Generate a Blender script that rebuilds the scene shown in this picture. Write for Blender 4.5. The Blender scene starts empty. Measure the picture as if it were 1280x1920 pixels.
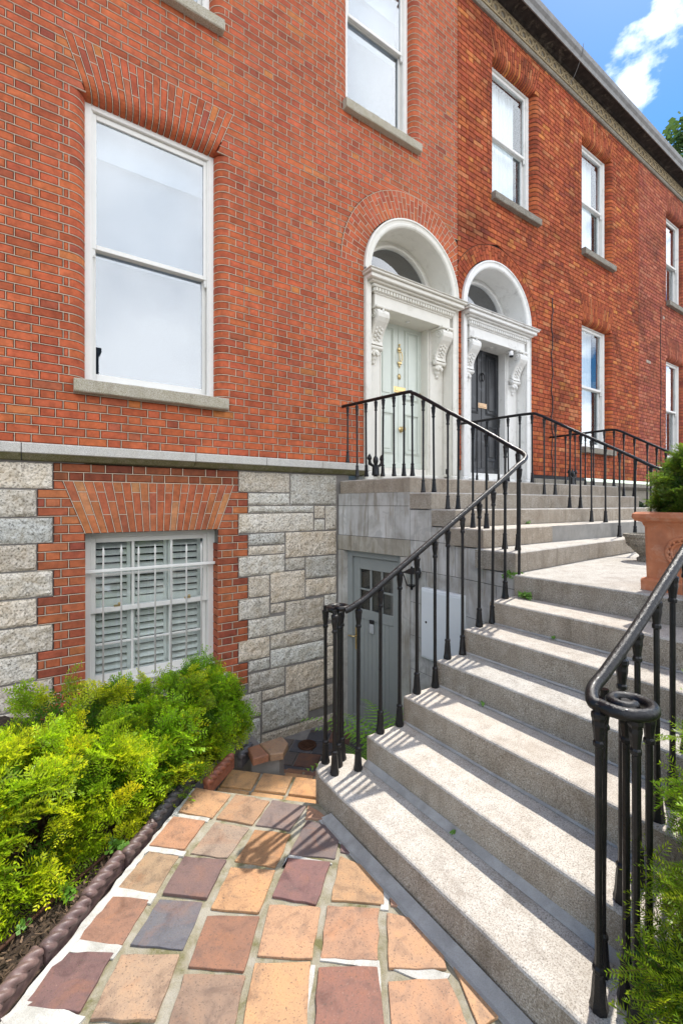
import bpy, math, random
import numpy as np
from mathutils import Vector, Matrix

random.seed(7)
NP = np.random.default_rng(11)
R = math.radians
SC = bpy.context.scene
COL = SC.collection

# ------------------------------------------------------------------ camera
cam = bpy.data.cameras.new('camera')
camo = bpy.data.objects.new('camera', cam)
COL.objects.link(camo)
PHI = math.atan2(1225, 840)                      # angle between the street front and the view axis
camo.location = (0, 0, 1.70)
camo.rotation_euler = (R(90), 0, PHI - R(90))
cam.sensor_fit = 'HORIZONTAL'
cam.sensor_width = 36
cam.lens = 36 * 840 / 1280
cam.shift_y = -15 / 1280
cam.clip_end = 2000
cam.clip_start = 0.02
SC.camera = camo

# ------------------------------------------------------------------ sky, sun, exposure
SUN_EL, SUN_AZ = R(60), R(16)                    # azimuth counted from +X towards +Y
world = bpy.data.worlds.new('World')
SC.world = world
world.use_nodes = True
wn, wl = world.node_tree.nodes, world.node_tree.links
wn.clear()
w_out = wn.new('ShaderNodeOutputWorld')
w_bg = wn.new('ShaderNodeBackground')
w_bg.inputs['Strength'].default_value = 0.15
sky = wn.new('ShaderNodeTexSky')
sky.sky_type = 'NISHITA'
sky.sun_disc = False
sky.sun_elevation = SUN_EL
sky.sun_rotation = R(90) - SUN_AZ                # clockwise from +Y
sky.air_density = 1.0
sky.dust_density = 0.3
sky.ozone_density = 2.5
w_co = wn.new('ShaderNodeTexCoord')
w_map = wn.new('ShaderNodeMapping')
w_map.inputs['Scale'].default_value = (1.0, 1.0, 1.9)
w_map.inputs['Location'].default_value = (4.251, 1.125, 1.861)
w_n1 = wn.new('ShaderNodeTexNoise')
w_n1.inputs['Scale'].default_value = 2.3
w_n1.inputs['Detail'].default_value = 9
w_n1.inputs['Roughness'].default_value = 0.56
w_r = wn.new('ShaderNodeValToRGB')
w_r.color_ramp.elements[0].position = 0.562
w_r.color_ramp.elements[1].position = 0.62
w_mix = wn.new('ShaderNodeMix')
w_mix.data_type = 'RGBA'
w_gam = wn.new('ShaderNodeHueSaturation')
w_gam.inputs['Saturation'].default_value = 1.42
w_gam.inputs['Value'].default_value = 0.68
w_n2 = wn.new('ShaderNodeTexNoise')              # grey and white parts of the clouds
w_n2.inputs['Scale'].default_value = 3.1
w_n2.inputs['Detail'].default_value = 5
w_r2 = wn.new('ShaderNodeValToRGB')
w_r2.color_ramp.elements[0].position = 0.32
w_r2.color_ramp.elements[0].color = (0.50, 0.54, 0.60, 1)
w_r2.color_ramp.elements[1].position = 0.66
w_r2.color_ramp.elements[1].color = (1, 1, 1, 1)
w_cl = wn.new('ShaderNodeMix')
w_cl.data_type = 'RGBA'
w_cl.blend_type = 'MULTIPLY'
w_cl.inputs['Factor'].default_value = 1.0
w_cl.inputs['A'].default_value = (10.2, 10.3, 10.6, 1)
wl.new(w_co.outputs['Generated'], w_n2.inputs['Vector'])
wl.new(w_n2.outputs['Fac'], w_r2.inputs['Fac'])
wl.new(w_r2.outputs['Color'], w_cl.inputs['B'])
wl.new(w_cl.outputs['Result'], w_mix.inputs['B'])
wl.new(w_co.outputs['Generated'], w_map.inputs['Vector'])
wl.new(w_map.outputs['Vector'], w_n1.inputs['Vector'])
w_sep = wn.new('ShaderNodeSeparateXYZ')          # the cloud bank thickens towards the street side
wl.new(w_co.outputs['Generated'], w_sep.inputs[0])
w_ma = wn.new('ShaderNodeMath')
w_ma.operation = 'MULTIPLY_ADD'
w_ma.inputs[1].default_value = -0.32
wl.new(w_sep.outputs['Y'], w_ma.inputs[0])
wl.new(w_n1.outputs['Fac'], w_ma.inputs[2])
wl.new(w_ma.outputs[0], w_r.inputs['Fac'])
wl.new(w_r.outputs['Color'], w_mix.inputs['Factor'])
wl.new(sky.outputs['Color'], w_gam.inputs['Color'])
wl.new(w_gam.outputs['Color'], w_mix.inputs['A'])
wl.new(w_mix.outputs['Result'], w_bg.inputs['Color'])
wl.new(w_bg.outputs['Background'], w_out.inputs['Surface'])

sun = bpy.data.lights.new('sun', 'SUN')
sun.energy = 2.95
sun.angle = R(0.8)
sun.color = (1.0, 0.95, 0.87)
suno = bpy.data.objects.new('sun', sun)
COL.objects.link(suno)
sd = Vector((math.cos(SUN_EL) * math.cos(SUN_AZ), math.cos(SUN_EL) * math.sin(SUN_AZ), math.sin(SUN_EL)))
suno.rotation_euler = (-sd).to_track_quat('-Z', 'Y').to_euler()
suno.location = sd * 30

SC.view_settings.view_transform = 'Standard'
SC.view_settings.look = 'None'
SC.view_settings.gamma = 1
SC.view_settings.use_curve_mapping = False
SC.view_settings.exposure = 1.05
SC.cycles.max_bounces = 6
SC.cycles.transparent_max_bounces = 12
SC.cycles.use_denoising = True

# ------------------------------------------------------------------ mesh helpers
W = {}


class MB:
    """collects faces with a colour each; build() links them as one mesh object"""

    def __init__(s):
        s.v, s.f, s.c, s.sm, s.mi = [], [], [], [], []
        s.m = 0

    def add(s, pts, faces, col=(1, 1, 1), smooth=False):
        o = len(s.v)
        s.v.extend([tuple(p) for p in pts])
        for f in faces:
            s.f.append(tuple(i + o for i in f))
            s.c.append(col)
            s.sm.append(smooth)
            s.mi.append(s.m)

    def quad(s, a, b, c, d, col=(1, 1, 1)):
        s.add([a, b, c, d], [(0, 1, 2, 3)], col)

    def box(s, x0, x1, y0, y1, z0, z1, col=(1, 1, 1), bev=0.0):
        if bev <= 0:
            s.add([(x0, y0, z0), (x1, y0, z0), (x1, y1, z0), (x0, y1, z0),
                   (x0, y0, z1), (x1, y0, z1), (x1, y1, z1), (x0, y1, z1)],
                  [(0, 3, 2, 1), (4, 5, 6, 7), (0, 1, 5, 4), (1, 2, 6, 5), (2, 3, 7, 6), (3, 0, 4, 7)], col)
            return
        b = min(bev, (x1 - x0) * .49, (y1 - y0) * .49, (z1 - z0) * .49)
        P, I = [], {}
        for ix, X in enumerate((x0, x1)):
            for iy, Y in enumerate((y0, y1)):
                for iz, Z in enumerate((z0, z1)):
                    sx, sy, sz = (1, -1)[ix], (1, -1)[iy], (1, -1)[iz]
                    for ax in range(3):
                        I[ix, iy, iz, ax] = len(P)
                        P.append((X + (0 if ax == 0 else b * sx), Y + (0 if ax == 1 else b * sy), Z + (0 if ax == 2 else b * sz)))
        F = []
        q = ((0, 0), (1, 0), (1, 1), (0, 1))
        for k in (0, 1):
            F.append([I[k, a, c, 0] for a, c in q])
            F.append([I[a, k, c, 1] for a, c in q])
            F.append([I[a, c, k, 2] for a, c in q])
        for a in (0, 1):
            for c in (0, 1):
                F.append([I[0, a, c, 1], I[1, a, c, 1], I[1, a, c, 2], I[0, a, c, 2]])
                F.append([I[a, 0, c, 0], I[a, 1, c, 0], I[a, 1, c, 2], I[a, 0, c, 2]])
                F.append([I[a, c, 0, 0], I[a, c, 1, 0], I[a, c, 1, 1], I[a, c, 0, 1]])
        for a in (0, 1):
            for c in (0, 1):
                for d in (0, 1):
                    F.append([I[a, c, d, 0], I[a, c, d, 1], I[a, c, d, 2]])
        s.add(P, F, col)

    def prism(s, poly, z0, z1, col=(1, 1, 1), bev=0.0, bevb=0.0):
        """vertical prism over a plan polygon, with a chamfered top edge"""
        n = len(poly)
        area = sum(poly[i][0] * poly[(i + 1) % n][1] - poly[(i + 1) % n][0] * poly[i][1] for i in range(n))
        if area < 0:
            poly = poly[::-1]

        def inset(p, d):
            out = []
            for i in range(n):
                a, b, c = Vector(p[i - 1]), Vector(p[i]), Vector(p[(i + 1) % n])
                e1, e2 = (b - a).normalized(), (c - b).normalized()
                n1, n2 = Vector((-e1.y, e1.x)), Vector((-e2.y, e2.x))
                m = (n1 + n2)
                m = m / max(0.35, m.dot(n1)) if m.length > 1e-6 else n1
                out.append((b.x + m.x * d, b.y + m.y * d))
            return out
        zf = z1 if callable(z1) else (lambda x, y: z1)
        rings = [[(x, y, z0) for x, y in poly]]
        if bev > 0:
            rings.append([(x, y, zf(x, y) - bev) for x, y in poly])
            p2 = inset(poly, bev * .35)
            rings.append([(x, y, zf(x, y) - bev * .35) for x, y in p2])
            p3 = inset(poly, bev)
            rings.append([(x, y, zf(x, y)) for x, y in p3])
        else:
            rings.append([(x, y, zf(x, y)) for x, y in poly])
        P, F = [], []
        for r in rings:
            P += r
        for k in range(len(rings) - 1):
            for i in range(n):
                j = (i + 1) % n
                F.append((k * n + i, k * n + j, (k + 1) * n + j, (k + 1) * n + i))
        F.append(tuple((len(rings) - 1) * n + i for i in range(n)))
        F.append(tuple(reversed(range(n))))
        s.add(P, F, col)

    def extrude_x(s, prof, x0, x1, col=(1, 1, 1), smooth=False):
        """profile of (y, z) points run along x"""
        n = len(prof)
        P = [(x0, y, z) for y, z in prof] + [(x1, y, z) for y, z in prof]
        F = [(i, (i + 1) % n, n + (i + 1) % n, n + i) for i in range(n)]
        F += [tuple(reversed(range(n))), tuple(range(n, 2 * n))]
        s.add(P, F, col, smooth)

    def tube(s, pts, r, n=8, col=(1, 1, 1), caps=True):
        pts = [Vector(p) for p in pts]
        rr = r if isinstance(r, (list, tuple)) else [r] * len(pts)
        P, F = [], []
        up = None
        for i, p in enumerate(pts):
            t = (pts[min(i + 1, len(pts) - 1)] - pts[max(i - 1, 0)]).normalized()
            if up is None:
                up = Vector((0, 0, 1)) if abs(t.z) < .9 else Vector((1, 0, 0))
            u = (up - t * up.dot(t))
            u = u.normalized() if u.length > 1e-6 else t.orthogonal().normalized()
            up = u
            w = t.cross(u)
            for k in range(n):
                a = 2 * math.pi * k / n
                P.append(p + (u * math.cos(a) + w * math.sin(a)) * rr[i])
        for i in range(len(pts) - 1):
            for k in range(n):
                F.append((i * n + k, i * n + (k + 1) % n, (i + 1) * n + (k + 1) % n, (i + 1) * n + k))
        s.add(P, F, col, True)
        if caps:
            s.add(P[:n], [tuple(reversed(range(n)))], col)
            s.add(P[-n:], [tuple(range(n))], col)

    def lathe(s, prof, c=(0, 0, 0), n=12, col=(1, 1, 1), smooth=True, axis='z', sx=1, sy=1):
        P, F = [], []
        for r, z in prof:
            for k in range(n):
                a = 2 * math.pi * (k + .5) / n
                q = (r * math.cos(a) * sx, r * math.sin(a) * sy, z)
                if axis == 'y':
                    q = (q[0], -q[2], q[1])
                if axis == 'x':
                    q = (q[2], q[0], q[1])
                P.append((c[0] + q[0], c[1] + q[1], c[2] + q[2]))
        for i in range(len(prof) - 1):
            for k in range(n):
                F.append((i * n + k, i * n + (k + 1) % n, (i + 1) * n + (k + 1) % n, (i + 1) * n + k))
        F.append(tuple(reversed(range(n))))
        F.append(tuple(range((len(prof) - 1) * n, len(prof) * n)))
        s.add(P, F, col, smooth)

    def build(s, name, mats, parent=None, label=None, cat=None, group=None, kind=None, recenter=True):
        me = bpy.data.meshes.new(name)
        if not isinstance(mats, (list, tuple)):
            mats = [mats]
        for m in mats:
            me.materials.append(m)
        v = np.array(s.v, dtype=np.float64) if s.v else np.zeros((0, 3))
        cen = np.zeros(3)
        if recenter and len(v):
            lo, hi = v.min(0), v.max(0)
            cen = np.array([(lo[0] + hi[0]) / 2, (lo[1] + hi[1]) / 2, lo[2]])
            v = v - cen
        me.from_pydata(v.tolist(), [], s.f)
        paint(me, s.c)
        me.polygons.foreach_set('use_smooth', s.sm)
        if len(mats) > 1:
            me.polygons.foreach_set('material_index', s.mi)
        me.update()
        return link(name, me, tuple(cen), parent, label, cat, group, kind)


def paint(me, cols):
    at = me.attributes.new('col', 'FLOAT_COLOR', 'FACE')
    a = np.ones((len(cols), 4), dtype=np.float32)
    if len(cols):
        a[:, :3] = np.array(cols, dtype=np.float32)[:, :3]
    at.data.foreach_set('color', a.ravel())


def link(name, data, loc=(0, 0, 0), parent=None, label=None, cat=None, group=None, kind=None):
    o = bpy.data.objects.new(name, data)
    COL.objects.link(o)
    o.location = loc
    W[o.name] = Vector(loc)
    if parent is not None:
        o.parent = parent
        o.matrix_parent_inverse = Matrix.Translation(-W[parent.name])
    for k, x in (('label', label), ('category', cat), ('group', group), ('kind', kind)):
        if x:
            o[k] = x
    return o


def thing(name, label, cat, loc=(0, 0, 0), group=None):
    return link(name, None, loc, None, label, cat, group)


# ------------------------------------------------------------------ materials
def nodes(name):
    m = bpy.data.materials.new(name)
    m.use_nodes = True
    nt = m.node_tree
    b = nt.nodes['Principled BSDF']
    return m, nt.nodes, nt.links, b


def coords(n, l, scale=1.0, obj=True):
    g = n.new('ShaderNodeNewGeometry')
    return g.outputs['Position']


def noise(n, l, vec, scale, detail=4, rough=.55, dist=0.0):
    t = n.new('ShaderNodeTexNoise')
    t.inputs['Scale'].default_value = scale
    t.inputs['Detail'].default_value = detail
    t.inputs['Roughness'].default_value = rough
    t.inputs['Distortion'].default_value = dist
    l.new(vec, t.inputs['Vector'])
    return t.outputs['Fac']


def ramp(n, l, fac, stops):
    r = n.new('ShaderNodeValToRGB')
    e = r.color_ramp.elements
    while len(e) < len(stops):
        e.new(0.5)
    for i, (p, c) in enumerate(stops):
        e[i].position = p
        e[i].color = (c[0], c[1], c[2], 1) if isinstance(c, (tuple, list)) else (c, c, c, 1)
    l.new(fac, r.inputs['Fac'])
    return r.outputs['Color']


def mix(n, l, fac, a, b, mode='MIX'):
    m = n.new('ShaderNodeMix')
    m.data_type = 'RGBA'
    m.blend_type = mode
    for k, x in (('Factor', fac), ('A', a), ('B', b)):
        if isinstance(x, (int, float)):
            m.inputs[k].default_value = x
        elif isinstance(x, tuple):
            m.inputs[k].default_value = (x[0], x[1], x[2], 1)
        else:
            l.new(x, m.inputs[k])
    return m.outputs['Result']


def bump(n, l, b, h, strength=.3, dist=.01):
    u = n.new('ShaderNodeBump')
    u.inputs['Strength'].default_value = strength
    u.inputs['Distance'].default_value = dist
    l.new(h, u.inputs['Height'])
    l.new(u.outputs['Normal'], b.inputs['Normal'])


def attr(n, name='col'):
    a = n.new('ShaderNodeAttribute')
    a.attribute_name = name
    return a.outputs['Color']


def objcol(n, l):
    """face colour times the object's own colour"""
    oi = n.new('ShaderNodeObjectInfo')
    return mix(n, l, 1.0, attr(n), oi.outputs['Color'], 'MULTIPLY')


def mat_coloured(name, rough=.7, spec=.3, mott=.35, mscale=30, bstr=.25, bscale=120, speck=0.0, dark=(.25, .2, .2), bdist=.004, weather=0.0):
    m, n, l, b = nodes(name)
    p = coords(n, l)
    c = objcol(n, l)
    f = noise(n, l, p, mscale, 5, .6)
    k = ramp(n, l, f, [(.3, 1 - mott), (.7, 1 + mott * .5)])
    c = mix(n, l, 1.0, c, k, 'MULTIPLY')
    if weather:
        g = noise(n, l, p, 1.1, 6, .62, .5)
        c = mix(n, l, 1.0, c, ramp(n, l, g, [(.34, 1 - weather), (.5, 1.0), (.7, 1.06)]), 'MULTIPLY')
        mp = n.new('ShaderNodeMapping')
        mp.inputs['Scale'].default_value = (5, 5, .5)
        l.new(p, mp.inputs['Vector'])
        g2 = noise(n, l, mp.outputs['Vector'], 1.0, 5, .6)
        c = mix(n, l, ramp(n, l, g2, [(.58, 0), (.75, weather)]), c, mix(n, l, .6, c, (.10, .045, .03)))
        e = noise(n, l, p, 70, 4, .7)
        c = mix(n, l, ramp(n, l, e, [(.66, 0), (.74, weather)]), c, (.50, .26, .16))
    if speck:
        s = noise(n, l, p, 170, 2, .7)
        c = mix(n, l, ramp(n, l, s, [(.63, 0), (.7, speck)]), c, dark)
        s2 = noise(n, l, p, 140, 2, .6)
        c = mix(n, l, ramp(n, l, s2, [(.64, 0), (.74, speck * .5)]), c, (.75, .66, .5))
    l.new(c, b.inputs['Base Color'])
    b.inputs['Roughness'].default_value = rough
    b.inputs['Specular IOR Level'].default_value = spec
    bump(n, l, b, noise(n, l, p, bscale, 6, .65), bstr, bdist)
    return m


def mat_tile(name):
    m, n, l, b = nodes(name)
    p = coords(n, l)
    c = objcol(n, l)
    f = noise(n, l, p, 9, 6, .65, .6)
    c = mix(n, l, 1.0, c, ramp(n, l, f, [(.3, (.55, .54, .58)), (.48, (.95, .96, .98)), (.72, (1.2, 1.12, 1.02))]), 'MULTIPLY')
    g = noise(n, l, p, 6.5, 5, .6, 1.0)
    c = mix(n, l, ramp(n, l, g, [(.54, 0), (.70, .55)]), c, mix(n, l, .6, c, (.30, .125, .055)))
    h = noise(n, l, p, 11, 6, .72, .5)
    c = mix(n, l, ramp(n, l, h, [(.53, 0), (.70, .75)]), c, mix(n, l, .6, c, (.07, .06, .06)))
    s = noise(n, l, p, 150, 2, .7)
    c = mix(n, l, ramp(n, l, s, [(.58, 0), (.68, .75)]), c, (.09, .065, .05))
    s2 = noise(n, l, p, 120, 2, .6)
    c = mix(n, l, ramp(n, l, s2, [(.66, 0), (.74, .3)]), c, mix(n, l, .5, c, (.66, .52, .38)))
    l.new(c, b.inputs['Base Color'])
    l.new(ramp(n, l, f, [(.3, .45), (.7, .75)]), b.inputs['Roughness'])
    b.inputs['Specular IOR Level'].default_value = .35
    bump(n, l, b, noise(n, l, p, 110, 6, .7), .4, .005)
    return m


def mat_plain(name, col, rough=.5, spec=.4, metal=0.0, mott=.12, bstr=.06, bscale=60, coat=0.0, dirt=None):
    m, n, l, b = nodes(name)
    p = coords(n, l)
    f = noise(n, l, p, 9, 5, .6)
    c = mix(n, l, 1.0, col, ramp(n, l, f, [(.3, 1 - mott), (.7, 1.0)]), 'MULTIPLY')
    if dirt:
        d = noise(n, l, p, 5.5, 7, .7, .6)
        c = mix(n, l, ramp(n, l, d, [(.55, 0), (.75, dirt[1])]), c, dirt[0])
    l.new(c, b.inputs['Base Color'])
    b.inputs['Roughness'].default_value = rough
    b.inputs['Specular IOR Level'].default_value = spec
    b.inputs['Metallic'].default_value = metal
    b.inputs['Coat Weight'].default_value = coat
    b.inputs['Coat Roughness'].default_value = .12
    if bstr:
        bump(n, l, b, noise(n, l, p, bscale, 4, .6), bstr, .003)
    return m


def mat_granite(name, light=(.50, .47, .43), mid=(.34, .31, .28), darkc=(.06, .055, .05), patina=(.23, .17, .11), pat=.55, fine=190, moss=None, bstr=.5):
    m, n, l, b = nodes(name)
    p = coords(n, l)
    g = noise(n, l, p, fine, 3, .75)
    c = ramp(n, l, g, [(.33, darkc), (.43, mid), (.56, light), (.72, (.66, .63, .58))])
    v = n.new('ShaderNodeTexVoronoi')
    v.inputs['Scale'].default_value = fine * 1.3
    l.new(p, v.inputs['Vector'])
    c = mix(n, l, ramp(n, l, v.outputs['Color'], [(.2, 0.0), (.3, .55), (.31, 0.0)]), c, darkc)
    d = noise(n, l, p, 7, 6, .65, .5)
    c = mix(n, l, ramp(n, l, d, [(.42, 0), (.68, pat)]), c, mix(n, l, .55, c, patina))
    mp = n.new('ShaderNodeMapping')
    mp.inputs['Scale'].default_value = (6, 6, .8)
    l.new(p, mp.inputs['Vector'])
    d3 = noise(n, l, mp.outputs['Vector'], 1.7, 6, .7, .4)
    c = mix(n, l, ramp(n, l, d3, [(.5, 0), (.72, pat * .7)]), c, mix(n, l, .7, c, (.10, .075, .05)))
    if moss:
        d2 = noise(n, l, p, 13, 6, .7, .8)
        c = mix(n, l, ramp(n, l, d2, [(.4, .15), (.62, .85)]), c, mix(n, l, .75, c, moss))
    c = mix(n, l, 1.0, c, objcol(n, l), 'MULTIPLY')
    l.new(c, b.inputs['Base Color'])
    b.inputs['Roughness'].default_value = .85
    b.inputs['Specular IOR Level'].default_value = .25
    bump(n, l, b, noise(n, l, p, fine * .8, 5, .7), bstr, .004)
    return m


def mat_render_wall(name):
    m, n, l, b = nodes(name)
    p = coords(n, l)
    c = ramp(n, l, noise(n, l, p, 3.5, 6, .6, .4), [(.3, (.31, .295, .265)), (.5, (.47, .455, .425)), (.7, (.58, .57, .55))])
    mp = n.new('ShaderNodeMapping')
    mp.inputs['Scale'].default_value = (1, 6.5, .9)
    l.new(p, mp.inputs['Vector'])
    d = noise(n, l, mp.outputs['Vector'], 1.6, 6, .65, .7)
    c = mix(n, l, ramp(n, l, d, [(.48, 0), (.66, .72)]), c, (.22, .185, .135))
    e = noise(n, l, p, 5, 3, .5, 1.2)
    c = mix(n, l, ramp(n, l, e, [(.60, 0), (.615, .5)]), c, (.33, .32, .30))
    c = mix(n, l, 1.0, c, objcol(n, l), 'MULTIPLY')
    l.new(c, b.inputs['Base Color'])
    b.inputs['Roughness'].default_value = .8
    b.inputs['Specular IOR Level'].default_value = .25
    bump(n, l, b, noise(n, l, p, 60, 6, .6), .12, .004)
    return m


def mat_leaf(name, trans=.48, gloss=.35):
    m, n, l, b = nodes(name)
    out = n['Material Output']
    c = attr(n)
    l.new(c, b.inputs['Base Color'])
    b.inputs['Roughness'].default_value = gloss
    b.inputs['Specular IOR Level'].default_value = .35
    t = n.new('ShaderNodeBsdfTranslucent')
    hs = n.new('ShaderNodeHueSaturation')
    hs.inputs['Value'].default_value = 1.25
    l.new(c, hs.inputs['Color'])
    l.new(hs.outputs['Color'], t.inputs['Color'])
    ms = n.new('ShaderNodeMixShader')
    ms.inputs['Fac'].default_value = trans
    l.new(b.outputs['BSDF'], ms.inputs[1])
    l.new(t.outputs['BSDF'], ms.inputs[2])
    l.new(ms.outputs['Shader'], out.inputs['Surface'])
    return m


def mat_glass(name, refl=.55, tint=(.93, .96, .97), rough=.0):
    m, n, l, b = nodes(name)
    out = n['Material Output']
    gl = n.new('ShaderNodeBsdfGlossy')
    gl.inputs['Roughness'].default_value = rough
    gl.inputs['Color'].default_value = (.97, .985, 1, 1)
    tr = n.new('ShaderNodeBsdfTransparent')
    tr.inputs['Color'].default_value = (*tint, 1)
    lw = n.new('ShaderNodeLayerWeight')
    lw.inputs['Blend'].default_value = .5
    fr = n.new('ShaderNodeMath')
    fr.operation = 'POWER'
    fr.inputs[1].default_value = 4.5
    l.new(lw.outputs['Facing'], fr.inputs[0])
    ad = n.new('ShaderNodeMath')
    ad.operation = 'MULTIPLY_ADD'
    ad.inputs[1].default_value = 1.0 - refl
    ad.inputs[2].default_value = refl
    ad.use_clamp = True
    l.new(fr.outputs[0], ad.inputs[0])
    ms = n.new('ShaderNodeMixShader')
    l.new(ad.outputs[0], ms.inputs['Fac'])
    l.new(tr.outputs['BSDF'], ms.inputs[1])
    l.new(gl.outputs['BSDF'], ms.inputs[2])
    l.new(ms.outputs['Shader'], out.inputs['Surface'])
    n.remove(b)
    return m


def mat_iron(name):
    m, n, l, b = nodes(name)
    p = coords(n, l)
    f = noise(n, l, p, 35, 5, .65)
    l.new(ramp(n, l, f, [(.35, (.005, .005, .006)), (.62, (.010, .009, .009)), (.80, (.032, .024, .019))]), b.inputs['Base Color'])
    l.new(ramp(n, l, f, [(.3, .26), (.8, .5)]), b.inputs['Roughness'])
    b.inputs['Specular IOR Level'].default_value = .32
    b.inputs['Coat Weight'].default_value = .08
    bump(n, l, b, noise(n, l, p, 75, 5, .65), .8, .004)
    return m


def mat_soil(name):
    m, n, l, b = nodes(name)
    p = coords(n, l)
    f = noise(n, l, p, 55, 7, .7)
    c = ramp(n, l, f, [(.3, (.012, .008, .005)), (.55, (.055, .034, .02)), (.75, (.16, .105, .06))])
    l.new(c, b.inputs['Base Color'])
    b.inputs['Roughness'].default_value = .95
    bump(n, l, b, noise(n, l, p, 80, 6, .7), 1.0, .012)
    return m


def mat_terracotta(name):
    m, n, l, b = nodes(name)
    p = coords(n, l)
    f = noise(n, l, p, 7, 5, .6)
    c = ramp(n, l, f, [(.3, (.42, .14, .06)), (.55, (.53, .19, .085)), (.75, (.60, .28, .15))])
    c = mix(n, l, ramp(n, l, noise(n, l, p, 11, 6, .7, .8), [(.52, 0), (.72, .45)]), c, (.62, .42, .30))
    c = mix(n, l, ramp(n, l, noise(n, l, p, 5, 5, .6, .5), [(.55, 0), (.75, .5)]), c, (.25, .10, .06))
    l.new(c, b.inputs['Base Color'])
    b.inputs['Roughness'].default_value = .75
    bump(n, l, b, noise(n, l, p, 120, 4, .6), .15, .003)
    return m


def mat_mortar(name, stops, bs=.8):
    m, n, l, b = nodes(name)
    p = coords(n, l)
    c = ramp(n, l, noise(n, l, p, 8, 6, .65, .5), stops)
    s = noise(n, l, p, 300, 3, .7)
    c = mix(n, l, ramp(n, l, s, [(.35, .35), (.6, 0)]), c, (.2, .18, .15))
    l.new(c, b.inputs['Base Color'])
    b.inputs['Roughness'].default_value = .95
    bump(n, l, b, noise(n, l, p, 130, 6, .7), bs, .006)
    return m


M = {}
M['brick'] = mat_coloured('pressed brick', .75, .25, .34, 17, .35, 130, weather=.2)
M['old_brick'] = mat_coloured('weathered brick', .85, .2, .42, 15, .35, 90, weather=.4)
M['pointing'] = mat_plain('lime pointing', (.66, .53, .40), .85, .2)
M['red_mortar'] = mat_plain('red tinted mortar', (.085, .026, .017), .9, .15, mott=.4, bstr=.4, bscale=150)
M['old_mortar'] = mat_plain('sooty mortar', (.17, .07, .045), .9, .15, mott=.5, bstr=.5, bscale=120, dirt=((.36, .25, .18), .9))
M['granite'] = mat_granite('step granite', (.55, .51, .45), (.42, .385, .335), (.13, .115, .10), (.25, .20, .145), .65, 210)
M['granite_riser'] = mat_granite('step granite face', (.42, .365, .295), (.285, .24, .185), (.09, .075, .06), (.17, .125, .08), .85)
M['rock'] = mat_granite('rock faced granite', (.74, .68, .58), (.48, .44, .37), (.11, .10, .085), (.42, .31, .17), .7, 62, bstr=1.0)
M['granite_light'] = mat_granite('string course granite', (.60, .58, .53), (.48, .46, .42), (.25, .23, .2), (.46, .40, .28), .35, 170)
M['sill'] = mat_granite('sill granite', (.50, .46, .37), (.36, .32, .24), (.12, .10, .07), (.30, .26, .13), .5, 170)
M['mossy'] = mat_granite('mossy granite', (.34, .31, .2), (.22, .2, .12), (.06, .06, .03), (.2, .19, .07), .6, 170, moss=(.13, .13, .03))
M['old_stone'] = mat_granite('sooty stone', (.30, .27, .22), (.2, .18, .14), (.05, .045, .04), (.12, .1, .07), .6, 140)
M['joint'] = mat_plain('grey pointing', (.26, .24, .22), .9, .15, mott=.3, bstr=.5, bscale=150)
M['wall'] = mat_render_wall('stained lined render')
M['white'] = mat_plain('white gloss paint', (.78, .765, .715), .35, .4, mott=.05, dirt=((.55, .52, .46), .25))
M['white2'] = mat_plain('chalky white paint', (.77, .76, .725), .5, .35, mott=.06, dirt=((.36, .34, .31), .65))
M['cream'] = mat_plain('cream masonry paint', (.74, .71, .63), .5, .35, mott=.06, dirt=((.42, .38, .29), .5))
M['sage'] = mat_plain('sage green paint', (.61, .65, .575), .3, .45, mott=.04, bstr=.03)
M['grey_door'] = mat_plain('grey green door paint', (.27, .285, .27), .4, .4, mott=.05)
M['black_door'] = mat_plain('weathered black paint', (.014, .016, .02), .38, .4, mott=.5, coat=.15, dirt=((.12, .13, .15), .75))
M['brass'] = mat_plain('brass', (.66, .50, .24), .34, .5, 1.0, mott=.1, bstr=0)
M['iron'] = mat_iron('black painted iron')
M['cabinet'] = mat_plain('cabinet white', (.74, .77, .77), .4, .4, mott=.05)
M['tile'] = mat_tile('clay paver')
M['rope'] = mat_coloured('salt glazed rope edging', .48, .5, .35, 40, .3, 90)
M['bed_mortar'] = mat_mortar('bedding mortar', [(.36, (.14, .13, .04)), (.47, (.28, .25, .165)), (.62, (.38, .35, .28))], 1.0)
M['white_mortar'] = mat_mortar('fresh white mortar', [(.3, (.34, .33, .29)), (.55, (.56, .55, .51))], .7)
M['grey_mortar'] = mat_mortar('grey cement', [(.3, (.25, .24, .225)), (.6, (.40, .39, .37))], .35)
M['bark_chip'] = mat_coloured('bark chips', .9, .2, .2, 60, .3, 120)
M['soil'] = mat_soil('bark and soil')
M['terracotta'] = mat_terracotta('terracotta')
M['glass'] = mat_glass('window glass', .165, (.85, .9, .94))
M['glass_dark'] = mat_glass('thin window glass', .05)
M['glass_basement'] = mat_glass('old window glass', .05)
M['glass_door'] = mat_glass('door glass', .07, (.6, .62, .62))
M['glass_half'] = mat_glass('reflecting glass', .22)
M['dark_room'] = mat_plain('dark interior', (.02, .022, .025), .9, .1, bstr=0)
M['blind'] = mat_plain('roller blind', (.34, .37, .39), .8, .1, mott=.03, bstr=0)
M['dark_tone_sheet'] = mat_plain('dark tone sheet', (.05, .062, .075), .9, .1, mott=.15, bstr=0)
M['upper_tone_sheet'] = mat_plain('upper tone sheet', (.17, .19, .205), .9, .1, mott=.05, bstr=0)
M['curtain'] = mat_plain('voile curtain', (.82, .83, .83), .9, .1, mott=.05, bstr=0)
M['shutter'] = mat_plain('shutter slat paint', (.88, .87, .79), .45, .35, mott=.04, bstr=0)
M['leaf'] = mat_leaf('yew needles')
M['leaf2'] = mat_leaf('soft leaves', .3, .45)
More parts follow.
